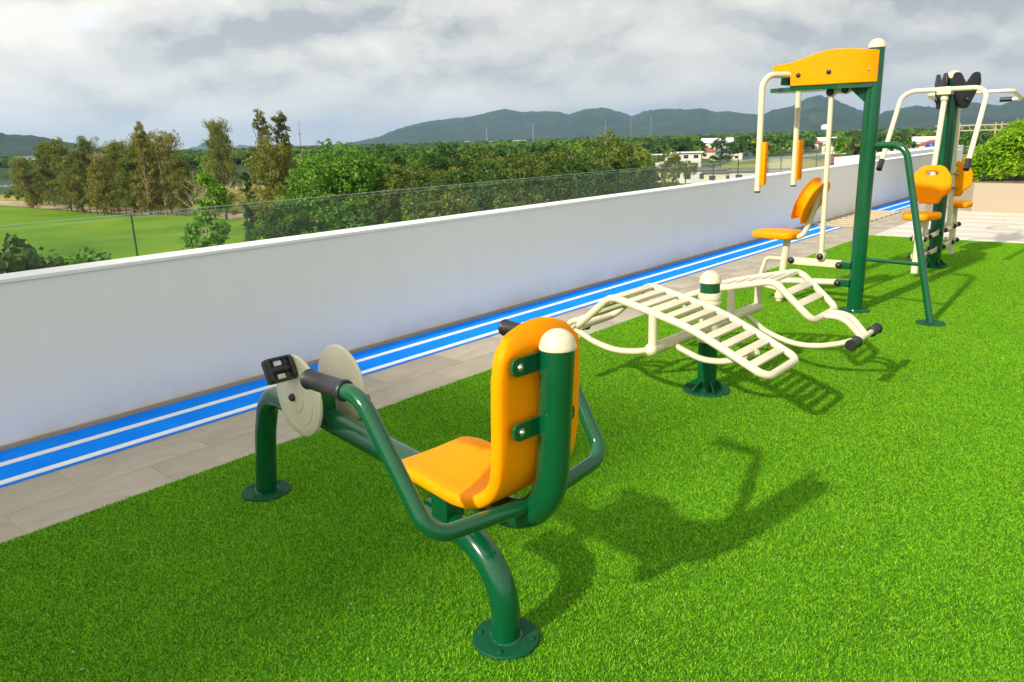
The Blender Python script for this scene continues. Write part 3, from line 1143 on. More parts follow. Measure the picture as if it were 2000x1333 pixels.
def board(sign, xa, xb, zoff, arc_shift):
    """one slatted board; sign +1: feet towards +y. xa outer rail, xb inner rail"""
    r = 0.0205
    prf = [(-0.625, 0.362), (-0.39, 0.470), (-0.20, 0.552), (0.0, 0.600), (0.262, 0.660), (0.50, 0.452)]
    A = [(xa, sign * q, z + zoff) for q, z in prf]
    B = [(xb, sign * q, z + zoff) for q, z in prf]
    loop = arc_fillet([((xa + xb) / 2, A[0][1], A[0][2])] + A + [((xa + xb) / 2, A[-1][1], A[-1][2])], [0.06, 2, 1.2, 2, 0.10, 0.055], 8)
    loop2 = arc_fillet([((xa + xb) / 2, B[0][1], B[0][2])] + B + [((xa + xb) / 2, B[-1][1], B[-1][2])], [0.06, 2, 1.2, 2, 0.10, 0.055], 8)
    fr = MB()
    fr.tube(loop, r, 14, cap=False)
    fr.tube(loop2, r, 14, cap=False)
    bo = fr.build('board_frame', M_CREAM, wm_)
    # slats
    zs = lambda q: np.interp(q, [p[0] for p in prf], [p[1] for p in prf]) + zoff
    w = abs(xb - xa) - 2 * r + 0.014
    smb = MB()
    smb.box((0, 0, 0), (w, 0.043, 0.020), None, 0.004)
    sme = smb.mesh('slat', M_CREAM)
    qs = [-0.535 + 0.0775 * k for k in range(11)] + [0.335, 0.405]
    for q in qs:
        dq = 0.01
        sl = math.atan2((zs(q + dq) - zs(q - dq)), 2 * dq) * sign
        so_ = link('slat', sme, bo, ((xa + xb) / 2, sign * q, float(zs(q)) - 0.002))
        so_.rotation_euler = (sl, 0, 0)
    # uprights to the cross beam
    for x in (xa, xb):
        up = MB()
        up.tube([(x, 0, 0.40), (x, 0, 0.592 + zoff)], 0.024, 14)
        up.build('upright', M_CREAM, bo)
    mid = (xa + xb) / 2
    # twin foot arms
    for dx in (-0.050, 0.050):
        f = MB()
        f.tube(arc_fillet([(mid + dx, sign * 0.495, 0.455 + zoff), (mid + dx, sign * 0.62, 0.462 + zoff), (mid + dx * 0.75, sign * 0.728, 0.352 + zoff)], [0.14], 10), 0.0175, 14)
        f.build('foot_arm', M_CREAM, bo)
    f = MB()
    f.tube([(mid - 0.20, sign * 0.730, 0.352 + zoff), (mid + 0.20, sign * 0.730, 0.352 + zoff)], 0.016, 14)
    f.build('foot_bar', M_CREAM, bo)
    for s in (-1, 1):
        g = MB()
        M = Matrix.Translation((mid + s * 0.125, sign * 0.730, 0.352 + zoff)) @ Matrix.Rotation(rad(90) * s, 4, 'Y')
        g.lathe([(0.017, 0), (0.030, 0.003), (0.032, 0.012), (0.027, 0.018), (0.027, 0.092), (0.032, 0.098), (0.033, 0.112), (0.028, 0.12), (0.0, 0.12)], (0, 0, 0), 20, M)
        g.build('foot_roller', M_BLACK, bo)
    # bowed stays below
    st = MB()
    if sign > 0:
        st.tube(spline([(-0.635, 0.0, 0.4), (-0.625, 0.036, 0.392), (-0.605, 0.127, 0.365), (-0.565, 0.285, 0.342), (-0.505, 0.466, 0.349), (-0.445, 0.622, 0.373), (-0.44, 0.725, 0.352)], 6), 0.0175, 14)
    else:
        st.tube(spline([(mid + arc_shift, 0.0, 0.385), (mid + arc_shift, sign * 0.06, 0.345), (mid + arc_shift, sign * 0.16, 0.297 + zoff), (mid, sign * 0.32, 0.252 + zoff), (mid, sign * 0.47, 0.256 + zoff), (mid, sign * 0.63, 0.302 + zoff), (mid, sign * 0.725, 0.352 + zoff)], 6), 0.0165, 14)
    st.build('stay', M_CREAM, bo)
    st = MB()
    st.tube(spline([(mid, 0.0, 0.395), (mid, -sign * 0.09, 0.362), (mid, -sign * 0.19, 0.335), (mid, -sign * 0.31, 0.343), (mid, -sign * 0.42, 0.385), (mid, -sign * 0.49, 0.425)], 6), 0.0165, 14)
    st.build('stay', M_CREAM, bo)
    return bo


b1 = board(1, -0.635, -0.245, 0.0, -0.13)
b1['label'] = 'nearer slatted board, head end towards the lawn'
b2 = board(-1, 0.685, 0.285, -0.012, 0.0)
b2['label'] = 'farther slatted board with black foot rollers at its end'

# ---- 3: chest press, local y = towards the parapet
cp = empty('chest_press_machine', (6.669, 1.971, 0))
tag(cp, 'tall green-post chest press machine with orange top cover and hanging arms', 'exercise machine')
m = MB()
m.lathe([(0.0605, 0.0), (0.0605, 2.10)], seg=30)
m.build('post', M_GREEN, cp)
dome(cp, 0.0625, 2.098)
base_plate(cp, (0, 0), 0.122, 4, 0.8)
weld(cp, (0, 0, 0.016), 0.061)
m = MB()
m.tube(arc_fillet([(0, -0.04, 1.362), (-0.03, -0.285, 1.362), (-0.155, -0.62, 0.0)], [0.13], 12), 0.0265, 18)
m.build('brace_leg', M_GREEN, cp)
base_plate(cp, (-0.155, -0.62), 0.105, 4, 0.2)
m = MB()
m.tube([(0, -0.04, 0.447), (-0.115, -0.505, 0.455)], 0.0155, 14)
m.build('cross_brace', M_GREEN, cp)
# top cover: two bent side panels
def cover(s):
    path = [(0.752, 0.172), (0.70, 0.174), (0.605, 0.176), (0.60, 0.176), (0.50, 0.177), (0.42, 0.177), (0.34, 0.176), (0.27, 0.172), (0.21, 0.165), (0.16, 0.155), (0.11, 0.141), (0.07, 0.126), (0.03, 0.107), (0.0, 0.088), (-0.025, 0.066), (-0.04, 0.050)]
    tz = lambda a: float(np.interp(a, [-0.04, 0.0, 0.15, 0.30, 0.36, 0.48, 0.60, 0.76], [2.078, 2.082, 2.100, 2.104, 2.096, 2.060, 2.030, 2.013]))
    bz = lambda a: 1.958 if a > 0.602 else float(np.interp(a, [-0.04, 0.3, 0.6], [1.842, 1.843, 1.846]))
    vs, fs = [], []
    n = len(path)
    for i, (a, o) in enumerate(path):
        t = Vector((path[min(n - 1, i + 1)][0] - path[max(0, i - 1)][0], path[min(n - 1, i + 1)][1] - path[max(0, i - 1)][1])).normalized()
        nn = Vector((-t.y, t.x))
        if nn.y > 0:
            nn = -nn
        a2, o2 = a + nn.x * 0.02, o + nn.y * 0.02
        for (aa, oo) in ((a, o), (a2, o2)):
            vs.append((s * oo, aa, bz(a)))
            vs.append((s * oo, aa, tz(a)))
    for i in range(n - 1):
        b, c = 4 * i, 4 * (i + 1)
        fs += [(b, c, c + 1, b + 1), (b + 2, b + 3, c + 3, c + 2), (b + 1, c + 1, c + 3, b + 3), (b, b + 2, c + 2, c)]
    fs += [(0, 1, 3, 2), (4 * n - 4, 4 * n - 2, 4 * n - 1, 4 * n - 3)]
    me = MB().add(vs, fs).build('cover_panel', M_ORANGE, cp, angle=30)
    bm = bmesh.new()
    bm.from_mesh(me.data)
    bmesh.ops.recalc_face_normals(bm, faces=bm.faces)
    bmesh.ops.bevel(bm, geom=[e for e in bm.edges if e.calc_face_angle(0) > rad(50)], offset=0.004, segments=2, affect='EDGES')
    bm.to_mesh(me.data)
    bm.free()
    for a, z in ((0.535, 1.927), (0.295, 1.935)):
        bolt(BOLT_K, me, (s * (0.177 if a > 0.4 else 0.173), a, z), (s, 0, 0))
    bolt(BOLT_S, me, (s * 0.100, 0.018, 1.935), (s * 0.7, -0.7, 0))


cover(-1)
cover(1)
m = MB()
tr = rounded([(-0.07, -0.02), (0.07, -0.02), (0.165, 0.22), (0.170, 0.60), (0.110, 0.80), (-0.110, 0.80), (-0.170, 0.60), (-0.165, 0.22)], 0.04, 5)
m.prism(tr, 1.806, 1.838)
m.build('tray', M_GREEN, cp, angle=50)
m = MB()
m.box((0, 0.34, 1.90), (0.10, 0.62, 0.12), None, 0.004)
m.box((0, 0.66, 1.905), (0.30, 0.06, 0.09), None, 0.004)
m.build('arm_carrier', M_GREEN, cp)
for s in (-1, 1):
    m = MB()
    M = Matrix.Translation((s * 0.03, 0, 0)) @ Matrix(((0, 0, 1, 0), (1, 0, 0, 0), (0, 1, 0, 0), (0, 0, 0, 1)))
    m.prism([(0.05, 1.805), (0.17, 1.805), (0.055, 1.70)], -0.004, 0.004, M)
    m.build('gusset', M_GREEN, cp, smooth=False)
    m = MB()
    m.tube(arc_fillet([(s * 0.14, 0.605, 1.938), (s * 0.392, 0.742, 1.935), (s * 0.392, 0.738, 1.012)], [0.115], 12), 0.0245, 18)
    arm = m.build('press_arm', M_CREAM, cp)
    p = MB()
    p.box((s * 0.392, 0.695, 1.235), (0.055, 0.042, 0.345), None, 0.010)
    p.build('arm_pad', M_ORANGE, arm)
    e = MB()
    e.lathe([(0.0, -0.004), (0.022, -0.004), (0.0255, 0.0), (0.0255, 0.01)], (s * 0.392, 0.738, 1.004), 18)
    e.build('end_plug', M_BLACK, arm)
# lever rod and its top crank
m = MB()
m.tube([(-0.045, 0.292, 0.43), (-0.045, 0.306, 1.79)], 0.0205, 16)
lev = m.build('lever_rod', M_CREAM, cp)
for yy, zz in ((0.306, 1.785), (0.19, 1.800)):
    q = MB()
    q.lathe([(0.034, -0.03), (0.036, -0.027), (0.036, 0.027), (0.034, 0.03)], (0, 0, 0), 20, Matrix.Translation((-0.045, yy, zz)) @ Matrix.Rotation(rad(-90), 4, 'Y'))
    ob = q.build('pivot', M_CREAM, lev)
    bolt(BOLT_KL, ob, (-0.074, yy, zz), (-1, 0, 0))
m = MB()
m.box((-0.045, 0.248, 1.794), (0.045, 0.12, 0.045), Matrix.Identity(4), 0.006)
m.build('crank_link', M_CREAM, lev)
q = MB()
q.lathe([(0.034, -0.03), (0.037, -0.027), (0.037, 0.027), (0.034, 0.03)], (0, 0, 0), 20, Matrix.Translation((-0.045, 0.292, 0.452)) @ Matrix.Rotation(rad(-90), 4, 'Y'))
ob = q.build('pivot', M_CREAM, lev)
bolt(BOLT_KL, ob, (-0.074, 0.292, 0.452), (-1, 0, 0))
# parallel links carrying the seat
m = MB()
m.box((-0.02, 0.345, 0.393), (0.05, 0.44, 0.062), None, 0.008)
lk = m.build('seat_link', M_CREAM, cp)
bolt(BOLT_KL, lk, (-0.044, 0.548, 0.398), (-1, 0, 0))
m = MB()
m.tube([(-0.01, 0.14, 0.236), (-0.01, 0.64, 0.205)], 0.027, 16)
m.build('seat_link', M_CREAM, cp)
for zz in (0.388, 0.237):
    m = MB()
    m.box((-0.02, 0.10, zz), (0.070, 0.11, 0.060), None, 0.006)
    br = m.build('link_bracket', M_GREEN, cp)
    bolt(BOLT_KL, br, (-0.054, 0.137, zz), (-1, 0, 0))
m = MB()
m.tube([(0, 0.652, 0.075), (0, 0.610, 0.585)], 0.031, 18)
sp = m.build('seat_post', M_CREAM, cp)
m = MB()
m.lathe([(0.0, 0.0), (0.026, 0.0), (0.030, 0.006), (0.030, 0.03), (0.042, 0.034), (0.042, 0.075), (0.03, 0.08)], (0, 0.652, 0.012), 18)
m.build('foot', M_CREAM, sp)
m = MB()
m.tube(arc_fillet([(0, 0.625, 0.398), (0, 0.790, 0.398), (0, 0.862, 0.155), (0, 0.65, 0.12)], [0.05, 0.05], 8), 0.0185, 14)
m.build('foot_hoop', M_CREAM, cp)
seat_out = rounded([(-0.15, 0.52), (0.15, 0.52), (0.175, 0.70), (0.13, 0.895), (-0.13, 0.895), (-0.175, 0.70)], 0.075, 6)
m = MB()
m.pad(seat_out, 0.062, 0.024, Matrix.Translation((0, 0, 0.615)), 5, 0.004)
m.build('seat', M_ORANGE, cp)
m = MB()
m.tube(arc_fillet([(0, 0.62, 0.592), (0, 0.475, 0.595), (0, 0.405, 0.80), (0, 0.342, 1.03)], [0.10, 0.5], 10), 0.0235, 16)
m.build('backrest_stem', M_CREAM, cp)
bk = rounded([(-0.08, -0.155), (0.08, -0.155), (0.17, -0.02), (0.165, 0.11), (0.07, 0.165), (-0.07, 0.165), (-0.165, 0.11), (-0.17, -0.02)], 0.10, 7)
Mb = Matrix.Translation((0, 0.437, 0.905)) @ Matrix.Rotation(rad(26), 4, 'X') @ Matrix(((1, 0, 0, 0), (0, 0, 1, 0), (0, 1, 0, 0), (0, 0, 0, 1)))
m = MB()
m.pad([(x, y) for x, y in reversed(bk)], 0.09, 0.038, Mb, 6)
m.build('backrest', M_ORANGE, cp)

# ---- 4: double pull-down machine, local -x = towards the camera
pd = empty('pull_down_machine', (9.30, 1.966, 0))
tag(pd, 'back-to-back pull-down machine with black lobed plates on its green post', 'exercise machine')
m = MB()
m.lathe([(0.068, 0.0), (0.068, 1.97)], seg=30)
m.build('post', M_GREEN, pd)
dome(pd, 0.069, 1.966)
base_plate(pd, (0, 0), 0.15, 6, 0.2)
for k in range(6):
    a = 0.2 + math.pi / 6 + k * math.pi / 3
    m = MB()
    M = Matrix.Rotation(a, 4, 'Z') @ Matrix(((1, 0, 0, 0), (0, 0, 1, 0), (0, 1, 0, 0), (0, 0, 0, 1)))
    m.prism([(0.066, 0.022), (0.135, 0.022), (0.135, 0.032), (0.072, 0.09), (0.066, 0.09)], -0.003, 0.003, M)
    m.build('gusset', M_GREEN, pd, smooth=False)
heart = rounded([(0.0, -0.19), (0.05, -0.185), (0.175, 0.06), (0.15, 0.17), (0.075, 0.165), (0.0, 0.06), (-0.075, 0.165), (-0.15, 0.17), (-0.175, 0.06), (-0.05, -0.185)],
                [0.02, 0.03, 0.07, 0.07, 0.06, 0.02, 0.06, 0.07, 0.07, 0.03], 6)
for s in (-1, 1):
    Mh = Matrix.Translation((0.0, s * 0.115, 1.852)) @ Matrix.Rotation(rad(-38 if s < 0 else 30), 4, 'Z') @ Matrix(((1, 0, 0, 0), (0, 0, -1, 0), (0, 1, 0, 0), (0, 0, 0, 1)))
    m = MB()
    m.pad(heart, 0.022, 0.006, Mh, 2)
    hp = m.build('pivot_plate', M_BLACK, pd)
    bolt(BOLT_KL, hp, tuple(Mh @ Vector((0.02, -0.10, 0.01 if s < 0 else -0.01))), (0, s, 0))


def station(sg, raised):
    """one seat side; sg -1 faces the camera"""
    X = lambda d: sg * d
    if not raised:
        m = MB()
        m.tube(arc_fillet([(X(0.93), -0.385, 1.10), (X(0.35), -0.385, 1.848), (X(0.35), 0.385, 1.848), (X(0.93), 0.385, 1.10)], [0.13, 0.13], 10), 0.0235, 16)
        bar = m.build('pull_bar', M_CREAM, pd)
        for s in (-1, 1):
            d = Vector((X(0.93) - X(0.35), 0, 1.10 - 1.848)).normalized()
            e = Vector((X(0.93), s * 0.385, 1.10))
            g = MB()
            g.tube([e - d * 0.10, e + d * 0.012], 0.028, 16)
            g.build('grip', M_BLACK, bar)
    else:
        m = MB()
        for s in (-1, 1):
            pts = [(X(0.79), 0.0, 1.842), (X(0.79), s * 0.42, 1.842), (X(1.36), s * 0.42, 1.765), (X(1.36), s * 0.22, 1.765)]
            m.tube(arc_fillet(pts, [0.08, 0.04], 8), 0.0215, 14)
        bar = m.build('pull_bar', M_CREAM, pd)
        for s in (-1, 1):
            g = MB()
            g.tube([(X(1.36), s * 0.33, 1.765), (X(1.36), s * 0.21, 1.765)], 0.027, 16)
            g.build('grip', M_BLACK, bar)
        m = MB()
        m.tube([(X(0.05), 0, 1.83), (X(0.80), 0, 1.842)], 0.028, 14)
        m.build('bar_stem', M_CREAM, bar)
    m = MB()
    m.tube([(X(0.30), 0, 1.80), (X(0.435), 0, 1.10), (X(0.545), 0, 0.33)], 0.0265, 16)
    lv = m.build('lever_tube', M_CREAM, pd)
    m = MB()
    m.lathe([(0.034, 0), (0.036, 0.004), (0.036, 0.034), (0.033, 0.04)], (X(0.315), 0, 1.745), 18)
    m.box((X(0.335), 0, 1.835), (0.085, 0.13, 0.075), None, 0.008)
    m.build('lever_head', M_CREAM, lv)
    m = MB()
    m.box((X(0.19), 0, 1.83), (0.28, 0.07, 0.06), None, 0.006)
    m.build('lever_bracket', M_CREAM, lv)
    m = MB()
    m.tube([(X(0.79), 0, 0.05), (X(0.735), 0, 0.60)], 0.034, 18)
    m.build('seat_post', M_CREAM, pd)
    for zz, nm in ((0.395, 0), (0.215, 1)):
        m = MB()
        m.box((X(0.42), 0.045, zz), (0.70, 0.012, 0.05), None, 0.003)
        m.box((X(0.42), -0.045, zz), (0.70, 0.012, 0.05), None, 0.003)
        lk_ = m.build('seat_link', M_CREAM, pd)
        for dd in (0.11, 0.545, 0.755):
            for s in (-1, 1):
                bolt(BOLT_KL, lk_, (X(dd), s * 0.052, zz), (0, s, 0))
        g = MB()
        g.box((X(0.10), 0, zz), (0.11, 0.075, 0.065), None, 0.005)
        g.build('link_bracket', M_GREEN, pd)
    st_ = rounded([(0.56, -0.15), (0.74, -0.178), (0.93, -0.13), (0.93, 0.13), (0.74, 0.178), (0.56, 0.15)], 0.07, 6)
    m = MB()
    Mx_ = Matrix.Translation((0, 0, 0.625))
    if sg > 0:
        m.pad(st_, 0.062, 0.024, Mx_, 5, 0.004)
    else:
        m.pad([(-x, y) for x, y in reversed(st_)], 0.062, 0.024, Mx_, 5, 0.004)
    m.build('seat', M_ORANGE, pd)
    # backrest with a hand slot: outline ring and slot bridged face by face
    out = rounded([(-0.095, -0.195), (0.095, -0.195), (0.115, -0.135), (0.19, -0.075), (0.185, 0.07), (0.10, 0.185), (-0.10, 0.185), (-0.185, 0.07), (-0.19, -0.075), (-0.115, -0.135)], [0.04, 0.04, 0.05, 0.09, 0.11, 0.11, 0.11, 0.11, 0.09, 0.05], 7)
    slot = rounded([(-0.055, 0.088), (0.055, 0.088), (0.055, 0.126), (-0.055, 0.126)], 0.017, 6)
    bm = bmesh.new()
    def ringv(pts, z):
        return [bm.verts.new((p[0], p[1], z)) for p in pts]
    fo, fi = ringv(out, 0.024), ringv(slot, 0.024)
    ed = []
    for rg in (fo, fi):
        for k in range(len(rg)):
            ed.append(bm.edges.new((rg[k], rg[(k + 1) % len(rg)])))
    bmesh.ops.triangle_fill(bm, use_beauty=True, edges=ed)
    ex = bmesh.ops.extrude_face_region(bm, geom=list(bm.faces))
    vv = [g for g in ex['geom'] if isinstance(g, bmesh.types.BMVert)]
    bmesh.ops.translate(bm, vec=(0, 0, -0.048), verts=vv)
    bmesh.ops.recalc_face_normals(bm, faces=bm.faces)
    be = [e for e in bm.edges if e.calc_face_angle(0) > rad(60)]
    bmesh.ops.bevel(bm, geom=be, offset=0.010, segments=3, affect='EDGES')
    # dished front: lower half leans forward a little
    Mb_ = Matrix.Translation((X(0.475), 0, 0.925)) @ Matrix(((0, 0, sg, 0), (sg, 0, 0, 0), (0, 1, 0, 0), (0, 0, 0, 1)))
    for v in bm.verts:
        y = v.co.y
        v.co.z += 0.030 * max(0.0, -y / 0.2) ** 1.3 - 0.02 * max(0.0, y / 0.2) + 0.02 * (v.co.x / 0.19) ** 2
    bmesh.ops.transform(bm, matrix=Mb_, verts=bm.verts)
    me = bpy.data.meshes.new('backrest')
    bm.to_mesh(me)
    bm.free()
    me.materials.append(M_ORANGE)
    me.shade_smooth()
    me.set_sharp_from_angle(angle=rad(40))
    bk_ = link('backrest', me, pd)
    for zz in (0.98, 0.83):
        m = MB()
        m.box((X(0.445), 0, zz), (0.04, 0.11, 0.022), None, 0.003)
        o = m.build('backrest_clamp', M_STEEL, bk_)


station(-1, False)
station(1, True)
#MACH_END

# ================================================================== artificial turf
LAWN = (-1.6, 11.68, -3.2, 3.36)
tb = MB()
tb.box(((LAWN[0] + LAWN[1]) / 2, (LAWN[2] + LAWN[3]) / 2, -0.013), (LAWN[1] - LAWN[0], LAWN[3] - LAWN[2], 0.030))
o = tb.build('turf_base', M_TURFBASE, smooth=False)
o['kind'] = 'structure'


def instancer(name, points, templates, seed, smin, smax, rot='full', tilt=0.0):
    """one object whose geometry nodes scatter template meshes on its vertices"""
    me = bpy.data.meshes.new(name)
    me.from_pydata([tuple(p) for p in points], [], [])
    ob = link(name, me)
    ng = bpy.data.node_groups.new(name + '_nodes', 'GeometryNodeTree')
    ng.interface.new_socket('Geometry', in_out='INPUT', socket_type='NodeSocketGeometry')
    ng.interface.new_socket('Geometry', in_out='OUTPUT', socket_type='NodeSocketGeometry')
    gi, go = ng.nodes.new('NodeGroupInput'), ng.nodes.new('NodeGroupOutput')
    g2i = ng.nodes.new('GeometryNodeGeometryToInstance')
    for t in templates:
        oi = ng.nodes.new('GeometryNodeObjectInfo')
        oi.inputs['Object'].default_value = t
        oi.inputs['As Instance'].default_value = True
        ng.links.new(oi.outputs['Geometry'], g2i.inputs[0])
    # keep the templates as separate instances
    ng.nodes.remove(g2i)
    jn = ng.nodes.new('GeometryNodeJoinGeometry')
    for n in ng.nodes:
        if n.bl_idname == 'GeometryNodeObjectInfo':
            ng.links.new(n.outputs['Geometry'], jn.inputs[0])
    ip = ng.nodes.new('GeometryNodeInstanceOnPoints')
    ip.inputs['Pick Instance'].default_value = True
    ng.links.new(gi.outputs[0], ip.inputs['Points'])
    ng.links.new(jn.outputs[0], ip.inputs['Instance'])
    ri = ng.nodes.new('FunctionNodeRandomValue')
    ri.data_type = 'INT'
    ri.inputs[4].default_value = 0
    ri.inputs[5].default_value = len(templates) - 1
    ri.inputs['Seed'].default_value = seed
    ng.links.new(ri.outputs[2], ip.inputs['Instance Index'])
    if rot == 'quarter':
        rr = ng.nodes.new('FunctionNodeRandomValue')
        rr.data_type = 'INT'
        rr.inputs[4].default_value = 0
        rr.inputs[5].default_value = 3
        rr.inputs['Seed'].default_value = seed + 1
        mu = ng.nodes.new('ShaderNodeMath')
        mu.operation = 'MULTIPLY'
        mu.inputs[1].default_value = math.pi / 2
        ng.links.new(rr.outputs[2], mu.inputs[0])
        cx = ng.nodes.new('ShaderNodeCombineXYZ')
        ng.links.new(mu.outputs[0], cx.inputs[2])
        ng.links.new(cx.outputs[0], ip.inputs['Rotation'])
    else:
        rr = ng.nodes.new('FunctionNodeRandomValue')
        rr.data_type = 'FLOAT_VECTOR'
        rr.inputs[0].default_value = (-tilt, -tilt, 0)
        rr.inputs[1].default_value = (tilt, tilt, 6.283)
        rr.inputs['Seed'].default_value = seed + 1
        ng.links.new(rr.outputs[0], ip.inputs['Rotation'])
    rs_ = ng.nodes.new('FunctionNodeRandomValue')
    rs_.data_type = 'FLOAT'
    rs_.inputs[2].default_value = smin
    rs_.inputs[3].default_value = smax
    rs_.inputs['Seed'].default_value = seed + 2
    ng.links.new(rs_.outputs[1], ip.inputs['Scale'])
    ng.links.new(ip.outputs[0], go.inputs[0])
    md = ob.modifiers.new('scatter', 'NODES')
    md.node_group = ng
    return ob


def template(name, me):
    """a mesh object kept out of the scene, used only by instancers"""
    return bpy.data.objects.new(name, me)


TP = 0.30
turf_templates = []
for v in range(5):
    rs = np.random.RandomState(50 + v)
    nb = 5400
    vs, fs = [], []
    X = rs.rand(nb) * TP - TP / 2
    Y = rs.rand(nb) * TP - TP / 2
    A = rs.rand(nb) * 2 * math.pi
    H = 0.005 + 0.006 * rs.rand(nb)
    LN = 0.4 + 0.9 * rs.rand(nb)
    W = 0.0009 + 0.0006 * rs.rand(nb)
    TW = A + math.pi / 2 + 0.9 * rs.randn(nb)
    for i in range(nb):
        dx, dy = math.cos(A[i]), math.sin(A[i])
        sx, sy = math.cos(TW[i]) * W[i], math.sin(TW[i]) * W[i]
        h = H[i]
        l1, l2 = 0.35 * LN[i] * h, LN[i] * h * 1.15
        b = len(vs)
        vs += [(X[i] - sx, Y[i] - sy, 0), (X[i] + sx, Y[i] + sy, 0),
               (X[i] + dx * l1 - sx * .9, Y[i] + dy * l1 - sy * .9, h * .62), (X[i] + dx * l1 + sx * .9, Y[i] + dy * l1 + sy * .9, h * .62),
               (X[i] + dx * l2, Y[i] + dy * l2, h)]
        fs += [(b, b + 1, b + 3, b + 2), (b + 2, b + 3, b + 4)]
    me = bpy.data.meshes.new('turf_tuft')
    me.from_pydata(vs, [], fs)
    me.materials.append(M_TURF)
    turf_templates.append(template('turf_tuft', me))
pts = []
rs = np.random.RandomState(8)
for ix in range(int((LAWN[1] - LAWN[0]) / TP)):
    for iy in range(int((LAWN[3] - LAWN[2]) / TP) + 1):
        x = LAWN[1] - TP * (ix + 0.5)
        y = LAWN[3] - TP * (iy + 0.5)
        if x < 0.3 and y < 0.8:
            continue
        pts.append((x, y, 0.002))
tf = instancer('lawn', pts, turf_templates, 3, 1.0, 1.0, 'quarter')
tag(tf, 'bright green artificial turf covering the terrace', 'turf', kind='stuff')


# dry leaf scraps and grit lying on the turf
rs = np.random.RandomState(17)
vs, fs = [], []
for k in range(90):
    x, y = 0.6 + 9.5 * rs.rand() ** 1.4, -0.8 + 4.0 * rs.rand()
    a = rs.rand() * 6.28
    l, w = 0.003 + 0.008 * rs.rand(), 0.0015 + 0.0025 * rs.rand()
    c, s_ = math.cos(a), math.sin(a)
    z = 0.0125
    b0 = len(vs)
    for u_, v_, h_ in ((-l, 0, 0), (0, -w, 0.003), (l, 0, 0.001), (0, w, 0.004)):
        vs.append((x + u_ * c - v_ * s_, y + u_ * s_ + v_ * c, z + h_))
    fs.append((b0, b0 + 1, b0 + 2, b0 + 3))
sc_ = MB().add(vs, fs).build('leaf_litter', paint('dry_leaf', (0.42, 0.33, 0.18), 0.8, 0, 0.5, 0, 3.0), smooth=False)
tag(sc_, 'tiny dry leaf scraps scattered over the turf', 'litter', kind='stuff')


# ================================================================== vegetation
def leaf_cards(rs, centers, radii, per, size, aspect=0.55, droop=0.0, flat=0.0, up=0.0):
    """leaf quads scattered in little balls round the centres"""
    n = len(centers) * per
    C = np.repeat(np.asarray(centers), per, axis=0)
    Rr = np.repeat(np.asarray(radii), per)
    d = rs.randn(n, 3)
    d /= np.linalg.norm(d, axis=1)[:, None]
    rr = Rr * rs.rand(n) ** 0.45
    P = C + d * rr[:, None] * np.array([1, 1, 0.8])
    nrm = rs.randn(n, 3) + d * 1.1
    nrm[:, 2] += up
    nrm /= np.linalg.norm(nrm, axis=1)[:, None]
    a = rs.randn(n, 3)
    a[:, 2] -= droop
    a -= nrm * (a * nrm).sum(1)[:, None]
    a /= np.linalg.norm(a, axis=1)[:, None]
    b = np.cross(nrm, a)
    s = size * (0.65 + 0.7 * rs.rand(n))
    a *= s[:, None]
    b *= (s * aspect)[:, None]
    V = np.empty((n, 4, 3))
    V[:, 0] = P - a * 0.5
    V[:, 1] = P + b * 0.5
    V[:, 2] = P + a * 0.5
    V[:, 3] = P - b * 0.5
    return V.reshape(-1, 3)


def cards_mesh(name, V, mat):
    n = len(V) // 4
    me = bpy.data.meshes.new(name)
    me.vertices.add(len(V))
    me.vertices.foreach_set('co', V.astype(np.float32).ravel())
    me.loops.add(4 * n)
    me.loops.foreach_set('vertex_index', np.arange(4 * n, dtype=np.int32))
    me.polygons.add(n)
    me.polygons.foreach_set('loop_start', np.arange(0, 4 * n, 4, dtype=np.int32))
    me.materials.append(mat)
    me.update(calc_edges=True)
    me.validate()
    return me


def limb_mesh(rs, h, r, limbs, mat, name='trunk', lean=0.03, seg=7):
    """tapered trunk with limbs: limbs = list of end points"""
    m = MB()
    top = Vector((lean * h * rs.randn(), lean * h * rs.randn(), h))
    pth = spline([(0, 0, -0.4), (top.x * 0.2 + 0.02 * h * rs.randn(), top.y * 0.2, h * 0.35), (top.x * 0.6, top.y * 0.6 + 0.02 * h * rs.randn(), h * 0.7), tuple(top)], 4)
    m.tube(pth, r, seg, r1=r * 0.25)
    for e in limbs:
        e = Vector(e)
        k = min(0.9, max(0.25, (e.z / h) * (0.55 + 0.2 * rs.rand())))
        a = pth[int(k * (len(pth) - 1))]
        mid = (a + e) / 2 + Vector((0, 0, 0.06 * h * (rs.rand() - 0.2)))
        m.tube(spline([tuple(a), tuple(mid), tuple(e)], 3), r * 0.42, 5, r1=r * 0.08)
    return m.mesh(name, mat)


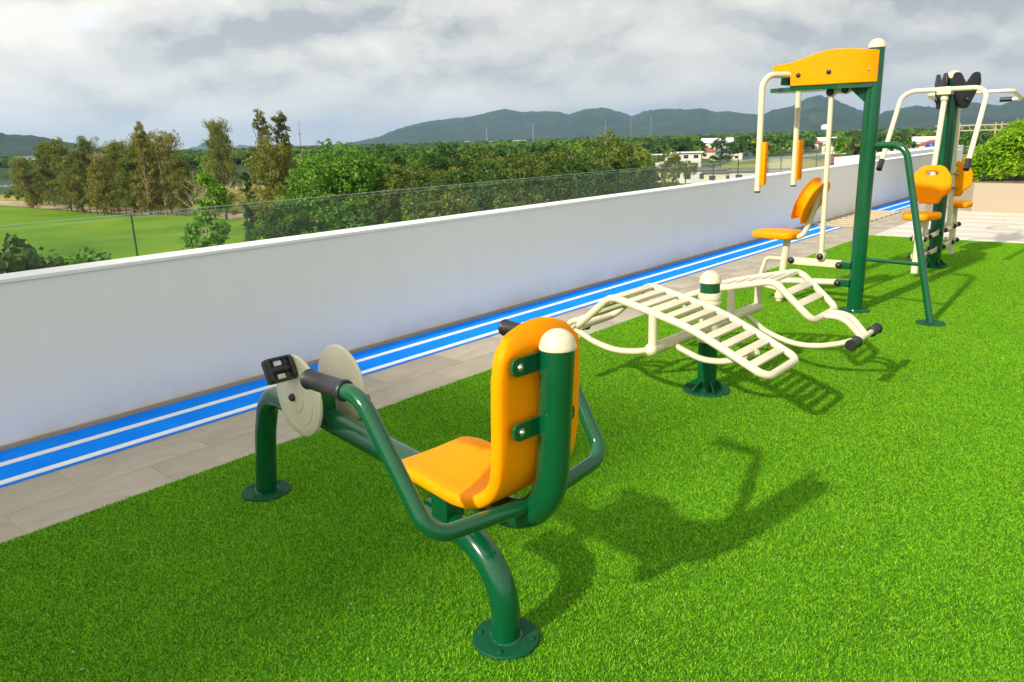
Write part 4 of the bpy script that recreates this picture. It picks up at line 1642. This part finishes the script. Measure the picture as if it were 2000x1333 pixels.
def broad_tree_meshes(seed, h, w, nclump, per, leaf, mat, flat=0.8, bark=M_BARK, dome=False):
    rs = np.random.RandomState(seed)
    cz, rz = h * 0.60, h * 0.40
    # a handful of lobes make the outline uneven
    nl = 7 + rs.randint(4)
    lobes = []
    for k in range(nl):
        a = 2 * math.pi * k / nl + rs.rand() * 0.6
        q = 0.30 + 0.28 * rs.rand()
        lobes.append((math.cos(a) * w * 0.5 * q * 1.3, math.sin(a) * w * 0.5 * q * 1.3, cz + rz * (rs.rand() * 1.3 - 0.75), w * (0.17 + 0.11 * rs.rand())))
    lobes.append((rs.randn() * w * 0.05, rs.randn() * w * 0.05, cz + rz * 0.58, w * 0.24))
    if dome:      # one broad dome: a low skirt of lobes, a ring above it and a high middle
        lobes = [(0, 0, h * 0.72, w * 0.27), (w * 0.06, 0, h * 0.52, w * 0.33)]
        for k in range(9):
            a = 2 * math.pi * k / 9 + rs.rand() * 0.4
            lobes.append((math.cos(a) * w * 0.33, math.sin(a) * w * 0.33, h * (0.36 + 0.10 * rs.rand()), w * (0.16 + 0.04 * rs.rand())))
        for k in range(7):
            a = 2 * math.pi * k / 7 + rs.rand() * 0.5
            lobes.append((math.cos(a) * w * 0.21, math.sin(a) * w * 0.21, h * (0.62 + 0.10 * rs.rand()), w * (0.15 + 0.04 * rs.rand())))
    cs, rads = [], []
    tries = 0
    while len(cs) < nclump and tries < nclump * 20:
        tries += 1
        L_ = lobes[rs.randint(len(lobes))]
        d = rs.randn(3)
        d /= np.linalg.norm(d)
        if d[2] < -0.55:
            continue
        p = np.array(L_[:3]) + d * L_[3] * (0.78 + 0.30 * rs.rand()) * np.array([1, 1, flat])
        if p[2] > h or p[2] < h * 0.16:
            continue
        cs.append(p)
        rads.append(w * (0.035 + 0.045 * rs.rand()))
    V = leaf_cards(rs, cs, rads, per, leaf, 0.6, 0.2, up=0.5)
    crown = cards_mesh('crown', V, mat)
    limbs = [tuple(np.array(l[:3]) * np.array([0.8, 0.8, 0.95])) for l in lobes]
    trunk = limb_mesh(rs, h * 0.78, 0.022 * h + 0.04, limbs, bark)
    return crown, trunk


def casuarina_meshes(seed, h, w, mat=M_LEAF_C, sparse=1.0, first=0.12, tops=1):
    rs = np.random.RandomState(seed)
    cs, rads, limbs = [], [], []
    nb = int(46 * sparse)
    lean = rs.randn(2) * 0.02 * h
    for k in range(nb):
        t = first + (1 - first) * (k + rs.rand()) / nb
        z = h * t
        prof = (1 - t) ** 0.62 * (0.75 + 0.25 * min(1, t / 0.2))
        ln = w * 0.5 * (0.22 + prof) * (0.55 + 0.65 * rs.rand())
        a = rs.rand() * 6.28
        e = np.array([math.cos(a) * ln + lean[0] * t, math.sin(a) * ln + lean[1] * t, z + ln * 0.45])
        limbs.append(tuple(e))
        ns = 4 if ln > w * 0.2 else 3
        for q in range(ns):
            s = (q + 1) / ns
            p = np.array([e[0] * s, e[1] * s, z + ln * 0.45 * s]) + rs.randn(3) * 0.06 * w
            cs.append(p)
            rads.append(w * (0.07 + 0.06 * rs.rand()))
    V = leaf_cards(rs, cs, rads, max(12, int(52 * sparse)), 0.62, 0.20, 0.9)
    crown = cards_mesh('crown', V, mat)
    trunk = limb_mesh(rs, h * 0.985, 0.013 * h + 0.02, [l for l in limbs if rs.rand() < 0.5], M_BARK, lean=0.012)
    return crown, trunk


def place_tree(name, meshes, loc, rz, sc, label, group=None, cat='tree', zs=None):
    t = empty(name, loc, rz)
    t.scale = (sc, sc, zs or sc)
    tag(t, label, cat, group)
    link('crown', meshes[0], t)
    if meshes[1] is not None:
        link('trunk', meshes[1], t)
    return t


rsg = np.random.RandomState(77)
# casuarinas along the fairway
CAS = [casuarina_meshes(200 + k, 15.0, 9.6, sparse=1.1, first=0.05) for k in range(5)]
CAS_T = casuarina_meshes(230, 20.0, 5.2, sparse=0.85, first=0.10)
cl = [  # azimuth, distance, height scale
    (72.6, 196, 0.80), (71.4, 205, 1.02), (70.5, 186, 0.98), (69.9, 176, 0.84), (69.0, 190, 1.08), (68.5, 168, 0.82), (67.7, 178, 1.00), (66.9, 160, 0.86),
    (66.2, 170, 1.06), (65.3, 156, 0.95), (64.6, 162, 1.10), (63.9, 150, 0.82), (67.2, 192, 1.0), (65.8, 186, 1.12), (70.9, 214, 1.1)]
ORD = ['first', 'second', 'third', 'fourth', 'fifth', 'sixth', 'seventh', 'eighth', 'ninth', 'tenth', 'eleventh', 'twelfth', 'thirteenth', 'fourteenth', 'fifteenth']
cl.sort(key=lambda c: -c[0])
for k, (az, d, s) in enumerate(cl):
    place_tree('casuarina_tree', CAS[k % 5], pol(az, d), rsg.rand() * 6.28, s * 0.86, 'feathery olive casuarina in the clump edging the fairway, %s from the left' % ORD[k], 'casuarinas along the fairway')
place_tree('casuarina_tree', CAS_T, pol(65.85, 152), 0.3, 0.80, 'slender casuarina with a tufted tip rising above the clump', cat='tree')
place_tree('casuarina_tree', CAS[1], pol(61.15, 140), 1.4, 0.80, 'single brownish casuarina left of the two tall ones, behind the sapling', zs=1.02)
place_tree('casuarina_tree', CAS_T, pol(58.25, 112), 2.2, 0.80, 'left tree of the pair of tallest casuarinas beside the round tree')
place_tree('casuarina_tree', casuarina_meshes(236, 20.0, 5.4, sparse=0.9), pol(56.85, 114), 4.1, 0.80, 'right tree of the pair of tallest casuarinas beside the round tree')
place_tree('casuarina_tree', CAS[2], pol(57.6, 106), 0.9, 0.80, 'lower bushy casuarina filling the gap under the tallest pair')
place_tree('casuarina_tree', casuarina_meshes(238, 9.0, 2.6, M_LEAF_D, 0.6), pol(59.6, 118), 0.5, 0.9, 'small dark conical tree standing on the dry meadow')


def bare_tree(name, seed, h, loc, label, mat=M_BARKPALE, n=26, spread=0.16):
    rs = np.random.RandomState(seed)
    m = MB()
    pth = spline([(0, 0, -0.3), (0.02 * h * rs.randn(), 0, h * 0.4), (0.02 * h * rs.randn(), 0.02 * h * rs.randn(), h)], 5)
    m.tube(pth, 0.012 * h, 7, r1=0.02)
    t = empty(name, loc)
    tag(t, label, 'tree')
    m.build('trunk', mat, t)
    b = MB()
    for k in range(n):
        tt = 0.35 + 0.62 * rs.rand()
        a = rs.rand() * 6.28
        p = pth[int(tt * (len(pth) - 1))]
        ln = h * spread * (1.15 - tt) * (0.5 + rs.rand())
        e = p + Vector((math.cos(a) * ln, math.sin(a) * ln, ln * 0.8))
        b.tube([p, (p + e) / 2 + Vector((0, 0, -0.05 * ln)), e], 0.045, 4, r1=0.012)
    b.build('branches', mat, t)
    return t


bare_tree('bare_tree', 5, 15.2, pol(64.95, 152), 'bare grey tree rising behind the casuarina clump')
bare_tree('bare_tree', 6, 15.2, pol(55.75, 112), 'thin dead tree just right of the tallest casuarinas', M_BARK, 34, 0.10)
bare_tree('bare_tree', 7, 11.6, pol(62.15, 170), 'pale dead trunk standing alone on the dry meadow', M_BARKPALE, 6, 0.07)
bare_tree('bare_tree', 9, 8.6, pol(63.0, 128), 'leaning leafless branches beside the sapling', M_BARKPALE, 30, 0.55)

# the big round tree
place_tree('round_tree', broad_tree_meshes(301, 12.3, 13.0, 1000, 28, 0.30, leaf_mat('leaf_round_tree', [(0.2, (0.025, 0.095, 0.010)), (0.55, (0.085, 0.215, 0.014)), (0.9, (0.20, 0.34, 0.025))]), flat=0.95, dome=True), pol(53.4, 82), 0.0, 1.0, 'large round bright green tree behind the glass, left of the olive wood')

# the wood behind the glass
WOOD = [broad_tree_meshes(320 + k, 11.0, 9.0, 330, 36, 0.27, (M_LEAF_B, M_LEAF_B, M_LEAF_D, M_LEAF_D, M_LEAF_B, M_LEAF_B)[k], flat=0.8) for k in range(6)]
wood = []
rsw = np.random.RandomState(5)
for row, (d0, az0, az1, n, hs) in enumerate([(50, 47.0, 35.5, 6, 0.80), (64, 47.6, 34.0, 7, 0.92), (80, 48.6, 33.4, 9, 0.98), (102, 50.5, 32.4, 12, 1.0)]):
    for k in range(n):
        az = az0 + (az1 - az0) * (k + 0.5 * rsw.rand()) / (n - 1)
        wood.append((az, d0 + rsw.randn() * 4, hs * (0.80 + 0.27 * rsw.rand())))
for k, (az, d, s) in enumerate(wood):
    t = place_tree('broadleaf_tree', WOOD[rsw.randint(6)], pol(az, d), rsw.rand() * 6.28, s, 'olive green broadleaf tree in the dense wood behind the glass', 'trees in the wood behind the glass')
place_tree('broadleaf_tree', broad_tree_meshes(351, 12.6, 8.2, 330, 20, 0.32, leaf_mat('leaf_yellow', [(0.2, (0.05, 0.10, 0.012)), (0.6, (0.13, 0.19, 0.02)), (0.95, (0.26, 0.28, 0.03))]), flat=0.85, bark=M_BARKPALE), pol(34.4, 74), 1.0, 1.0, 'tallest yellow-green tree at the right end of the wood')
place_tree('broadleaf_tree', WOOD[1], pol(29.2, 150), 1.0, 0.85, 'broad green tree beside the white flat-roofed house')
place_tree('broadleaf_tree', WOOD[3], pol(25.9, 262), 2.0, 0.95, 'dark tree right behind the white flat-roofed house')

# sapling with tiered branches in front of the golf course
rs = np.random.RandomState(71)
sap = empty('sapling', pol(62.9, 46))
tag(sap, 'young tree with open tiers of bright leaves in front of the fairway', 'tree')
m = MB()
tp = spline([(0, 0, -0.3), (0.1, 0.05, 3.0), (-0.10, 0, 6.0), (0.95, -0.45, 10.2)], 6)
m.tube(tp, 0.10, 8, r1=0.025)
cs, rads = [], []
for k in range(36):
    tt = 0.30 + 0.70 * (k / 35) ** 1.3
    p = tp[min(len(tp) - 1, int(tt * (len(tp) - 1)))]
    a = k * 2.4 + rs.rand()
    ln = (3.9 - 3.2 * ((tt - 0.30) / 0.70) ** 0.6) * (0.55 + 0.5 * rs.rand())
    e = p + Vector((math.cos(a) * ln, math.sin(a) * ln, 0.25 * ln))
    m.tube([p, (p + e) / 2 + Vector((0, 0, 0.05 * ln)), e], 0.035, 5, r1=0.012)
    for q in range(4):
        s = 0.4 + 0.6 * (q + 1) / 4
        c = p + (e - p) * s
        cs.append((c.x + rs.randn() * 0.12, c.y + rs.randn() * 0.12, c.z + 0.08))
        rads.append(0.50)
link('crown', cards_mesh('crown', leaf_cards(rs, cs, rads, 40, 0.24, 0.6, 0.1, up=0.3), M_LEAF_A), sap)
m.build('trunk', M_BARKPALE, sap)

for (az, d, sc, k, lb) in [(58.9, 52, 0.62, 2, 'low leafy tree right of the tiered young tree, behind the glass'), (57.2, 60, 0.70, 3, 'dark leafy tree below the tallest casuarina pair'), (56.4, 50, 0.50, 2, 'low bright tree left of the foot of the large round tree')]:
    place_tree('broadleaf_tree', WOOD[k], pol(az, d), az, sc, lb)

# palm-like and shrubby planting at the lower left, just beyond the roof edge
def frond_plant(name, loc, n, ln, label, mat, seed, trunk=0.0):
    rs = np.random.RandomState(seed)
    t = empty(name, loc)
    tag(t, label, 'palm')
    fr = MB()
    for k in range(n):
        a = k * 2.4 + rs.rand() * 0.5
        el = rad(75 - 85 * (k / n)) + rs.randn() * 0.12
        L_ = ln * (0.75 + 0.4 * rs.rand())
        pts_ = []
        for q in range(9):
            s = q / 8
            e2 = el - 1.15 * s * s
            if q == 0:
                p = Vector((0, 0, trunk))
            else:
                p = pts_[-1] + Vector((math.cos(a) * math.cos(e2), math.sin(a) * math.cos(e2), math.sin(e2))) * (L_ / 8)
            pts_.append(p)
        side = Vector((-math.sin(a), math.cos(a), 0))
        for q in range(1, 9):
            for w in (0.25, 0.75):
                c = pts_[q - 1] + (pts_[q] - pts_[q - 1]) * w
                d = (pts_[q] - pts_[q - 1]).normalized()
                s = (q - 1 + w) / 8
                pl_ = L_ * 0.30 * math.sin(math.pi * min(1, s * 0.85 + 0.12)) ** 0.7
                for sg in (-1, 1):
                    tip = c + side * sg * pl_ + d * pl_ * 0.55 + Vector((0, 0, -pl_ * (0.25 + 0.2 * rs.rand())))
                    wv = d * 0.055 * ln / 2
                    fr.add([c - wv, c + wv, tip], [(0, 1, 2)])
        fr.tube(pts_, 0.02, 4, r1=0.006)
    fr.build('fronds', mat, t, smooth=False)
    if trunk:
        m = MB()
        m.tube([(0, 0, -0.3), (0.05, 0, trunk * 0.5), (0, 0, trunk)], 0.16, 9, r1=0.11)
        m.build('trunk', M_BARK, t)
    return t


frond_plant('palm', pol(72.2, 350), 18, 5.0, 'small dark palm standing at the edge of the pond', M_LEAF_D, 18, 6.0)


def shrub(loc, w, h, label, mat, seed, n=90, per=24, leaf=0.16, group=None, crown=None):
    rs = np.random.RandomState(seed)
    cs, rads = [], []
    for k in range(n):
        a = rs.rand() * 6.28
        r = w * 0.5 * math.sqrt(rs.rand())
        z = h * (0.25 + 0.7 * rs.rand() * math.sqrt(max(0.05, 1 - (r / (w * 0.5)) ** 2)))
        if crown:
            z = h - crown + crown * (0.1 + 0.9 * rs.rand() ** 0.7 * math.sqrt(max(0.05, 1 - (r / (w * 0.5)) ** 2)))
        cs.append((r * math.cos(a), r * math.sin(a), z))
        rads.append(w * 0.07)
    t = empty('shrub', loc)
    tag(t, label, 'shrub', group)
    link('crown', cards_mesh('crown', leaf_cards(rs, cs, rads, per, leaf, 0.6, 0.1, up=0.6), mat), t)
    m = MB()
    for k in range(5):
        a = k * 1.26
        m.tube([(0, 0, -0.1), (w * 0.15 * math.cos(a), w * 0.15 * math.sin(a), h * 0.35), (w * 0.3 * math.cos(a), w * 0.3 * math.sin(a), h * 0.75)], 0.02 * h, 5, r1=0.006 * h)
    m.build('stems', M_BARK, t)
    return t


shrub((4.62, 16.9, GZ), 3.4, 10.45, 'dark rounded bush crown at the left edge behind the parapet', M_LEAF_D, 15, 190, 30, 0.19, crown=2.6)
shrub(pol(71.7, 21.0, GZ), 4.2, 9.75, 'bright leafy shrub top showing just above the parapet beside the palm', M_LEAF_A, 33, 150, 26, 0.17, crown=2.2)
shrub(pol(72.4, 216), 11.0, 7.0, 'dark rounded shrub at the far edge of the fairway', M_LEAF_D, 34, 90, 24, 0.5)
shrub((4.75, 5.55, -0.1), 0.55, 1.02, 'small pale green potted shrub peeping over the parapet by the glass', M_LEAF_A, 35, 26, 16, 0.05)

# hedge in the beige planter
rs = np.random.RandomState(91)
cs, rads = [], []
hx0, hx1, hy0, hy1 = 15.95, 20.6, -2.6, 3.15
def hedge_top(x, y):
    # rises away from its left end
    s = (3.1 - y)
    return 0.52 + 0.42 + 0.70 * min(1.0, max(0.0, s / 1.1)) + 0.42 * min(1.0, max(0, (s - 0.7) / 1.6)) + 0.16 * math.sin(3.1 * y + 1.7 * x) + 0.10 * math.sin(7 * y + 2.0)
for k in range(5600):
    x = hx0 + (hx1 - hx0) * rs.rand() ** 1.7
    y = hy0 + (hy1 - hy0) * rs.rand()
    zt = hedge_top(x, y)
    front = x < hx0 + 0.35
    if front:
        z = 0.60 + (zt - 0.60) * rs.rand()
        x = hx0 + 0.10 + 0.30 * (z - 0.6) / 1.2 + 0.12 * rs.rand()
    else:
        z = zt - 0.28 * rs.rand() ** 2
    cs.append((x, y, z))
    rads.append(0.11 + 0.07 * rs.rand())
hg = empty('hedge', (0, 0, 0))
tag(hg, 'dense bright green hedge growing in the beige planter', 'hedge')
link('foliage', cards_mesh('foliage', leaf_cards(rs, cs, rads, 16, 0.072, 0.5, 0.0, up=0.8), M_LEAF_H), hg)
m = MB()
for k in range(30):
    x, y = hx0 + 0.3 + rs.rand() * 1.6, hy0 + 0.3 + (hy1 - hy0 - 0.5) * rs.rand()
    m.tube([(x, y, 0.45), (x + rs.randn() * 0.1, y + rs.randn() * 0.1, hedge_top(x, y) - 0.15)], 0.022, 5, r1=0.008)
m.build('stems', M_BARK, hg)

# undergrowth and the far wood: nobody could count them
small = [template('bush', cards_mesh('bush', leaf_cards(np.random.RandomState(400 + k), [tuple(np.random.RandomState(500 + 10 * k + j).randn(3) * np.array([0.7, 0.7, 0.35]) + np.array([0, 0, 0.9])) for j in range(16)], [0.45] * 16, 16, 0.36, 0.6, 0.1, up=0.6), (M_LEAF_A, M_LEAF_D, M_LEAF_B)[k])) for k in range(3)]
rsu = np.random.RandomState(42)
pts = []
for k in range(1500):
    az = 30 + 30 * rsu.rand()
    d = 26 + 85 * rsu.rand() ** 0.8
    if az > 53 and d > 60:
        continue
    pts.append(pol(az, d, GZ))
ug = instancer('undergrowth', pts, small, 11, 0.9, 2.3)
tag(ug, 'low leafy undergrowth below the wood', 'undergrowth', kind='stuff')
far_t = []
for k in range(4):
    r0 = np.random.RandomState(600 + k)
    cs = []
    for j in range(34):
        d = r0.randn(3)
        d /= np.linalg.norm(d)
        d[2] = abs(d[2]) * 0.9 - 0.25
        cs.append(d * np.array([3.2, 3.2, 3.0]) * (0.75 + 0.3 * r0.rand()) + np.array([0, 0, 5.0]))
    far_t.append(template('far_crown', cards_mesh('far_crown', leaf_cards(r0, cs, [1.15] * 34, 12, 1.15, 0.7, 0.1, up=0.5), (M_LEAF_D, M_LEAF_B, M_LEAF_D, M_LEAF_A)[k])))
pts = []
rsf = np.random.RandomState(43)
for k in range(9000):
    az = -2 + 82 * rsf.rand()
    d = math.exp(math.log(170) + (math.log(3300) - math.log(170)) * rsf.rand() ** 0.75)
    # clearings: fairway and meadow at the left, houses at the right
    if az > 56.5 and d < 330:
        continue
    if az > 68 and d < 560:
        continue
    if az < 31.5 and d < 330 + 40 * math.sin(az):
        continue
    if az < 28 and rsf.rand() < 0.35:
        continue
    if math.sin(az * 0.9) * math.sin(math.log(d) * 5) > 0.55:
        continue
    pts.append(pol(az, d, GZ - 0.3))
ff = instancer('far_wood', pts, far_t, 19, 0.75, 1.35)
tag(ff, 'hazy far-off woodland covering the plain', 'woodland', kind='stuff')
#VEG_END

# ================================================================== far buildings
M_HW = paint('house_wall', (0.58, 0.55, 0.48), 0.8, 0, 0.06, 0, 0.5)
M_HG = paint('house_grey', (0.36, 0.35, 0.33), 0.8, 0, 0.1, 0, 0.5)
M_HC = paint('house_cream', (0.62, 0.53, 0.38), 0.8, 0, 0.08, 0, 0.5)
M_RR = paint('roof_red', (0.30, 0.085, 0.045), 0.8, 0, 0.2, 0, 0.7)
M_RB = paint('roof_slate_blue', (0.055, 0.085, 0.11), 0.6, 0, 0.2, 0, 0.7)
M_RW = paint('roof_white', (0.66, 0.67, 0.68), 0.6, 0, 0.08, 0, 0.7)
M_RD = paint('roof_dark', (0.13, 0.125, 0.12), 0.8, 0, 0.2, 0, 0.7)
M_WIN = paint('dark_window', (0.03, 0.04, 0.045), 0.15, 0, 0.1, 0, 0.5)
M_BLUE = paint('blue_tank', (0.012, 0.05, 0.19), 0.4, 0, 0.1, 0, 0.5)


def house(loc, size, face, label, wall=M_HW, roof='flat', rmat=M_RD, h=3.0, floors=1, wins=3, name='house', group=None, over=0.5):
    """facade towards -y of its own frame; face = heading of that facade"""
    w, d = size
    t = empty(name, loc, rad(face) + math.pi / 2)
    tag(t, label, 'building', group)
    H = h * floors
    m = MB()
    m.box((0, 0, H / 2), (w, d, H))
    m.build('wall', wall, t, smooth=False)
    r = MB()
    if roof == 'flat':
        r.box((0, 0, H + 0.16), (w + 2 * over, d + 2 * over, 0.30))
    elif roof == 'hip':
        a, b = w / 2 + over, d / 2 + over
        k = max(0.2, a - b)
        rh = 0.42 * b
        r.add([(-a, -b, H), (a, -b, H), (a, b, H), (-a, b, H), (-k, 0, H + rh), (k, 0, H + rh)],
              [(3, 2, 1, 0), (0, 1, 5, 4), (1, 2, 5), (2, 3, 4, 5), (3, 0, 4)])
    else:
        a, b = w / 2 + over, d / 2 + over
        rh = 0.5 * b
        r.add([(-a, -b, H), (a, -b, H), (a, b, H), (-a, b, H), (-a, 0, H + rh), (a, 0, H + rh)],
              [(3, 2, 1, 0), (0, 1, 5, 4), (1, 2, 5), (2, 3, 4, 5), (3, 0, 4)])
    r.build('roof', rmat, t, smooth=False)
    wm = MB()
    wm.box((0, 0, 0), (min(1.5, w / (wins * 1.7)), 0.10, h * 0.42))
    me = wm.mesh('window', M_WIN, False)
    for fl in range(floors):
        for k in range(wins):
            link('window', me, t, (-w / 2 + w * (k + 0.5) / wins, -d / 2 - 0.02, h * (fl + 0.55)))
    return t


FC = lambda az: az + 180
house(pol(29.95, 258), (8.0, 6.0), FC(24), 'white two-storey flat-roofed house right of the wood', M_HW, 'flat', M_RW, 2.7, 2, 3, over=0.7)
house(pol(28.25, 280), (10.0, 7.0), FC(24), 'white flat-roofed house wing behind the two-storey house', M_HW, 'flat', M_RW, 2.7, 2, 3, over=0.7)
house(pol(30.9, 236), (9.0, 4.0), FC(28), 'low white outbuilding with garage doors in front of the flat-roofed house', M_HW, 'flat', M_HW, 3.0, 1, 4, over=0.05)
villa = [(28.6, 206, 12, 'leftmost grey flat-roofed shed behind the parapet'), (27.0, 200, 11, 'second grey flat-roofed shed with white pillars'), (25.2, 198, 12, 'third flat-roofed shed, left of the hanging press arm'), (23.3, 196, 13, 'flat-roofed shed seen between the two hanging press arms'), (21.3, 196, 13, 'flat-roofed shed right of the hanging press arms'), (19.3, 198, 12, 'flat-roofed shed just left of the tall green post')]
for az, d, w, lb in villa:
    hv = house(pol(az, d), (w, 6), FC(20), lb, M_HC if d % 4 else M_HW, 'flat', M_RD, 2.5 + 0.3 * (d % 3), 1, 3, 'shed', 'row of flat-roofed sheds', 0.6)
house(pol(26.2, 470), (17, 10), FC(25), 'white gabled hall among trees above the sheds', M_HW, 'gable', M_RW, 6.0, 1, 3)
house(pol(24.7, 372), (19, 12), FC(32), 'house with wide slate-blue hipped roof above the sheds', M_RB, 'hip', M_RB, 3.4, 1, 4)
house(pol(25.6, 355), (14, 6), FC(25), 'low white garden building beside the slate-roofed house', M_HW, 'flat', M_HW, 2.6, 1, 3, over=0.1)
house(pol(27.9, 410), (12, 9), FC(28), 'cream house with red roof left of the white hall', M_HC, 'hip', M_RR, 3.4, 1, 3)
house(pol(27.0, 385), (12, 8), FC(26), 'cream house with low red roof in front of the white hall', M_HC, 'hip', M_RR, 3.2, 1, 3)
hs = [(29.5, 560, 'hip', M_RR, M_HC), (28.7, 640, 'gable', M_RR, M_HW), (26.6, 760, 'gable', M_RW, M_HW), (23.4, 640, 'hip', M_RR, M_HC), (22.2, 560, 'gable', M_RW, M_HW), (21.5, 690, 'hip', M_RR, M_HW), (20.4, 480, 'hip', M_RR, M_HC),
      (19.0, 560, 'gable', M_RW, M_HW), (18.3, 420, 'hip', M_RD, M_HC), (15.9, 520, 'gable', M_RW, M_HW), (15.0, 400, 'hip', M_RR, M_HC), (13.6, 460, 'gable', M_RW, M_HW), (12.4, 380, 'hip', M_RR, M_HC), (10.4, 520, 'gable', M_RW, M_HW), (9.0, 430, 'gable', M_RW, M_HW)]
hs.sort(key=lambda c: -c[0])
cnt = {}
for az, d, rf, rm, wm_mat in hs:
    kd = 'red-roofed' if rm is M_RR else ('white-roofed' if rm is M_RW else 'dark-roofed')
    cnt[kd] = cnt.get(kd, 0) + 1
    house(pol(az, d), (13 + (d % 7), 9), FC(az + (d % 30) - 15), 'small %s village house on the far plain, %s of its colour from the left' % (kd, ORD[cnt[kd] - 1]), wm_mat, rf, rm, 4.2, 1, 3, group='village houses on the plain')
for az, d, w, h, lb in [(43.9, 1500, 22, 9, 'white block left of the far town below the mountains'), (42.2, 1600, 34, 7.5, 'long low white building in the far town'), (40.2, 1550, 26, 8, 'white warehouse roofs near the far mast'), (37.9, 1650, 20, 7.5, 'pale building at the right of the far town'),
                        (71.6, 760, 34, 9, 'long white and blue building at the foot of the left hill'), (70.6, 520, 16, 6, 'small cream building behind the pond'), (66.7, 900, 26, 11, 'white villa on the tree line right of the left hill'), (68.6, 700, 40, 7, 'brown-roofed hall below the left hill')]:
    house(pol(az, d), (w, 14), FC(az), lb, M_HW, 'flat' if h > 7 else 'gable', M_RW if 'brown' not in lb else M_RD, h / 2, 2, 6)
# water tower
wt_ = empty('water_tower', pol(19.18, 640))
tag(wt_, 'blue and white water tower on the plain', 'tower')
m = MB()
for sx in (-1, 1):
    for sy in (-1, 1):
        m.tube([(sx * 2.4, sy * 2.4, 0), (sx * 1.6, sy * 1.6, 10)], 0.35, 6)
m.build('legs', M_BLUE, wt_)
m = MB()
m.lathe([(3.0, 10), (3.2, 10.4), (3.2, 14), (2.4, 15), (0, 15.4)], seg=16)
m.build('tank', M_RW, wt_)
m = MB()
m.lathe([(3.26, 10.2), (3.26, 11.6)], seg=16)
m.build('band', M_BLUE, wt_)
# masts
for az, d, h, lb in [(42.55, 1450, 34, 'thin telecom mast left of the far town'), (39.2, 1500, 38, 'thin telecom mast in the middle of the far town'), (34.0, 1900, 50, 'thin mast in front of the middle mountain'), (32.2, 1900, 52, 'left pylon of the pair below the right mountain'), (30.8, 1900, 52, 'right pylon of the pair below the right mountain')]:
    t = empty('mast', pol(az, d))
    tag(t, lb, 'mast')
    m = MB()
    for k in range(3):
        a = k * 2.094
        m.tube([(1.6 * math.cos(a), 1.6 * math.sin(a), 0), (0.3 * math.cos(a), 0.3 * math.sin(a), h)], 0.16, 4)
    for k in range(10):
        z = h * k / 10
        r = 1.6 - 1.3 * k / 10
        m.tube([(r, 0, z), (-r * 0.5, r * 0.86, z + h / 12), (-r * 0.5, -r * 0.86, z), (r, 0, z + h / 12)], 0.09, 4)
    m.build('lattice', M_HG, t, smooth=False)
# low brown building and steel frame beyond the far end of the terrace
bb = house(pol(14.3, 78, GZ), (12, 8), FC(14), 'low brown building behind the far end of the parapet', M_HC, 'flat', M_RR, 9.1, 1, 4, over=0.4)
tk = MB()
tk.lathe([(0.0, 0), (0.5, 0), (0.5, 1.3), (0.4, 1.5), (0.0, 1.6)], (0, 0, 0), 18)
tko = tk.build('water_tank', M_BLUE, None, loc=pol(12.75, 72, -1.35))
tag(tko, 'dark blue water tank on the low brown roof', 'tank')
fs_ = empty('steel_frame', pol(10.2, 60, -1.6))
fs_.rotation_euler = (0, 0, rad(100))
tag(fs_, 'pale steel lattice gantry rising behind the hedge', 'gantry')
M_FR = paint('frame_paint', (0.42, 0.33, 0.20), 0.6, 0, 0.1, 0, 1.0)
for xx in (-1.0, 1.35):
    m = MB()
    for dx in (-0.17, 0.17):
        m.box((xx + dx, 0, 0.9), (0.07, 0.07, 4.6))
    for k in range(9):
        z = -1.2 + 0.46 * k
        m.tube([(xx - 0.17, 0, z), (xx + 0.17, 0, z + 0.4)], 0.022, 4)
    m.build('lattice_post', M_FR, fs_, smooth=False)
m = MB()
m.box((0.4, 0, 3.05), (4.4, 0.07, 0.07))
m.box((0.4, 0, 2.72), (4.4, 0.07, 0.07))
for k in range(10):
    x = -1.7 + 0.44 * k
    m.tube([(x, 0, 2.72), (x + 0.22, 0, 3.05)], 0.022, 4)
m.build('lattice_beam', M_FR, fs_, smooth=False)
# post fence along the fairway
fn = empty('post_fence', (0, 0, 0))
tag(fn, 'low dark post fence at the foot of the casuarinas', 'fence')
pm_ = MB()
pm_.box((0, 0, 0.75), (0.22, 0.22, 1.9))
pme = pm_.mesh('post', M_BARK, False)
pa, pb = Vector((60.5, 168, GZ + 0.2)), Vector((61.5, 112, GZ + 0.2))
for k in range(19):
    p = pa.lerp(pb, k / 18)
    link('post', pme, fn, p)
for zz in (0.7, 1.4):
    m = MB()
    m.tube([pa + Vector((0, 0, zz)), pb + Vector((0, 0, zz))], 0.05, 4)
    m.build('rail', M_BARK, fn, smooth=False)

# ================================================================== haze
hzb = MB()
hzb.box((0, 0, 150), (21600, 21600, 323))
ho = hzb.build('haze', bpy.data.materials.new('haze_air'), smooth=False)
tag(ho, 'thin pale haze lying over the plain and mountains', 'haze', kind='stuff')
hm = ho.data.materials[0]
hm.use_nodes = True
ht = hm.node_tree
ht.nodes.clear()
hout = N(ht, 'ShaderNodeOutputMaterial')
pv = N(ht, 'ShaderNodeVolumePrincipled')
pv.inputs['Color'].default_value = (0.46, 0.69, 1.0, 1)
pv.inputs['Density'].default_value = 0.000085
pv.inputs['Anisotropy'].default_value = 0.2
ht.links.new(pv.outputs[0], hout.inputs['Volume'])
